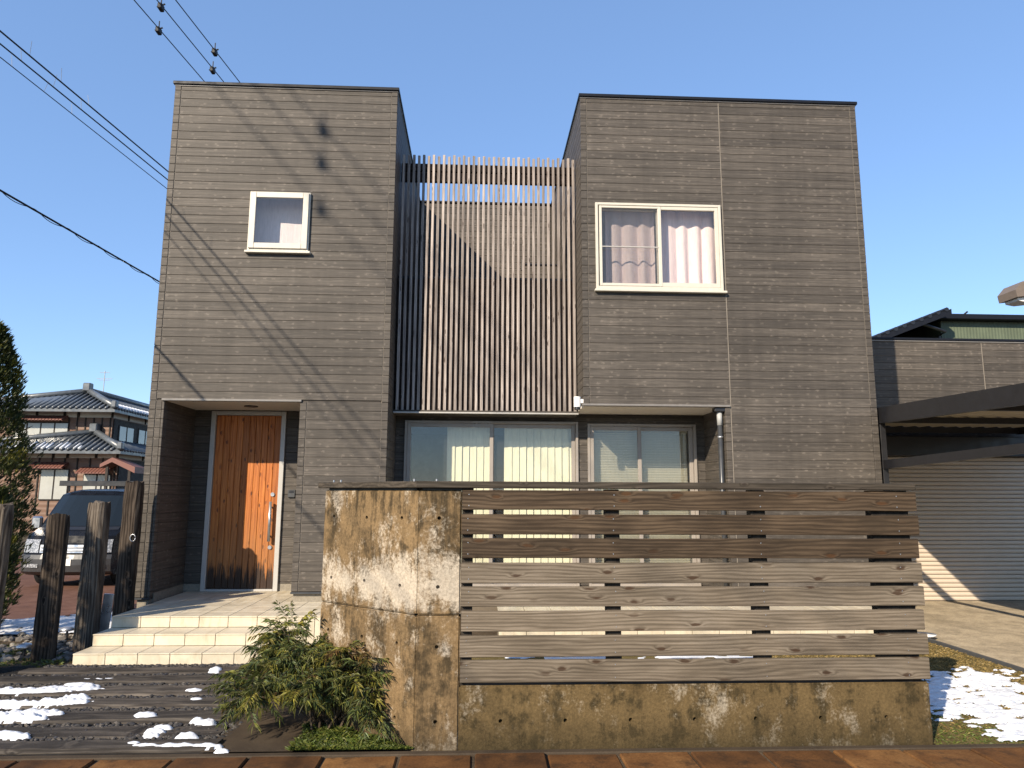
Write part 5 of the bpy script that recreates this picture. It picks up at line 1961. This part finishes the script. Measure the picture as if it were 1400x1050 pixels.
snow_at([(182, 1017, 9, .03), (200, 1021, 18, .03), (240, 1021, 34, .035), (280, 1021, 20, .035)], 0.035, 12, 'long low strip of snow lying on the front sleeper', SG)
snow_at([(303, 1026, 8, .02)], 0.02, 13, 'snow crumb just off the end of the low strip on the front sleeper', SG)
snow_at([(82, 931, 20, .02)], 0.014, 14, 'thin flat snow streak on the sleeper behind the long ridge', SG)


def lawn_snow(x, y):
    # a patch lying along the fence end, frayed where the grass shows through
    if x < 3.02 and y < 5.06 or x > 5.03 or y > 6.95:
        return -0.01
    xc = 3.78+(y-5.0)*0.24
    edge = 1-abs(x-xc)/(0.66+0.25*max(0, y-5.4))
    edge = min(edge*1.5, (6.95-y)*1.6, 0.80)
    if y < 5.35:
        edge -= max(0, 3.66-x)*3.5
    n = 0.55*nz(x*3.2, y*5.2, 7)+0.85*nz(x*7, y*14, 5)+0.40*nz(x*17, y*30, 3)
    v = edge*0.75+n-0.38
    return 0.020*min(1, v*1.2)+0.004*nz(x*40, y*40) if v > 0 else -0.01


snow(2.6, 5.05, 4.90, 7.0, lawn_snow, 'snow_cover', 'patchy thin snow over the lawn between fence end and driveway', None, 0.012, 0.012)
snow(0.2, 2.9, 5.6, 7.7, lambda x, y: (lambda v: 0.03*min(1, v*1.5) if v > 0 else -0.01)(0.45-abs(y-6.9)*0.7+0.5*nz(x*2.2, y*4)+0.3*nz(x*7, y*9)), 'snow_cover', 'patchy snow on the garden behind the slat fence', None, 0.03, 0.004)
snow(-6.6, -4.05, 8.75, 10.3, lambda x, y: (lambda v: 0.04*min(1, v*1.5)+gz(x, y) if v > 0 else -0.01)(0.75-abs(y-9.6)*0.9+0.45*nz(x*2.2, y*3, 9)+0.25*nz(x*7, y*9)), 'snow_cover', 'snow strip on the verge between the posts and the reddish drive', None, 0.03, 0.012)

# ================================================================== OVERHEAD LINES
def line_from(p_px, q_px, z0, dx):
    """a level line over the house: passes the facade plane at height z0"""
    a, b_ = at(*p_px, YF), at(*q_px, YF)
    u = (z0-a.z)/(b_.z-a.z)
    P0 = a+(b_-a)*u
    return P0, Vector((dx, 1.0, 0.0))


def on_line(P0, d, px_, py_):
    """point of the line closest to the ray through a picture position"""
    r = fw + r2*((px_-700)/985) - u2*((py_-525)/985)
    c = Vector((0, 0, 1.6))
    w0 = P0-c
    A_, B_, C_, D_, E_ = d.dot(d), d.dot(r), r.dot(r), d.dot(w0), r.dot(w0)
    t = (B_*E_-C_*D_)/(A_*C_-B_*B_)
    return P0+d*t


WIRES = [((184, 0), (280, 111), 12.7, 0.117, 0.012, [(215, 41)], [(440, 262)], 'black overhead line with clamp, carrying the lowest of the three high conductors'),
         ((214, 0), (306, 113), 12.7, 0.116, 0.012, [(219, 8), (289, 95)], [(440, 217)], 'black overhead line with two clamps, the middle of the three high conductors'),
         ((240, 0), (328, 113), 12.7, 0.117, 0.012, [(292, 70)], [(442, 172)], 'black overhead line with one clamp, nearest to the ridge of the gap between the blocks'),
         ((0, 42), (230, 235), 6.75, 0.108, 0.010, [], [], 'upper of three slack service lines passing beside the house, with bird spikes'),
         ((0, 60), (230, 246), 6.75, 0.110, 0.009, [], [], 'middle of three slack service lines passing beside the house, with bird spikes'),
         ((0, 78), (228, 258), 6.75, 0.109, 0.006, [], [], 'thinnest of three slack service lines passing beside the house, with bird spikes'),
         ((0, 260), (217, 385), 5.15, 0.075, 0.013, [], [], 'low telephone cable with a spiral wrap passing beside the house')]
rw = random.Random(5)
for wi, (p, q, z0, dx, rad, marks, shm, lab) in enumerate(WIRES):
    P0, d = line_from(p, q, z0, dx)
    t0 = thing('overhead_line', lab, 'power line', P0, 'overhead lines')
    MB().tube([P0+d*t for t in (-45, -20, -5, 10, 25, 45)], rad, 6).build('conductor', 'wire', t0, True)
    for mk in marks:
        c = on_line(P0, d, *mk)
        b = MB()
        b.cbox(c.x-0.05, c.x+0.05, c.y-0.09, c.y+0.09, c.z-0.13, c.z+0.02, 0.02)
        b.tube([c, c+Vector((0.0, 0, 0.20))], 0.014, 6)
        b.tube([c+Vector((-0.09, 0, -0.05)), c+Vector((0.09, 0, 0.03))], 0.02, 6)
        b.build('clamp', 'wire', t0)
    for mk in shm:
        f_ = at(*mk, YF)
        # the clamp whose shade falls on the facade there
        w0 = f_-P0
        t = -(w0.x-0.74*0)/1.0
        # solve P0+d*t+SUN*s = f_ in x and y (least squares in x,y,z)
        A_ = Matrix(((d.x, SUN.x), (d.y, SUN.y)))
        sol = A_.inverted() @ Vector((w0.x, w0.y))
        c = P0+d*sol[0]
        b = MB()
        b.cbox(c.x-0.05, c.x+0.05, c.y-0.05, c.y+0.05, c.z-0.14, c.z+0.03, 0.02)
        b.tube([c, c+Vector((0.0, 0, 0.2))], 0.02, 6)
        b.build('clamp', 'wire', t0)
    if 3 <= wi <= 5:
        b = MB()
        for k in range(14):
            c = P0+d*(-7.2+k*0.55+0.12*wi)
            b.tube([c, c+Vector((rw.uniform(-0.05, 0.05), rw.uniform(-0.05, 0.05), 0.17))], 0.0028, 4)
        b.build('bird_spike', 'pale_grey', t0)
    if wi == 6:
        b = MB()
        b.tube([P0+d*(-9+k*0.06)+Vector((0.022*math.cos(k*0.55), 0, 0.022*math.sin(k*0.55)-0.012)) for k in range(300)], 0.005, 5)
        b.build('spiral_wrap', 'wire', t0, True)
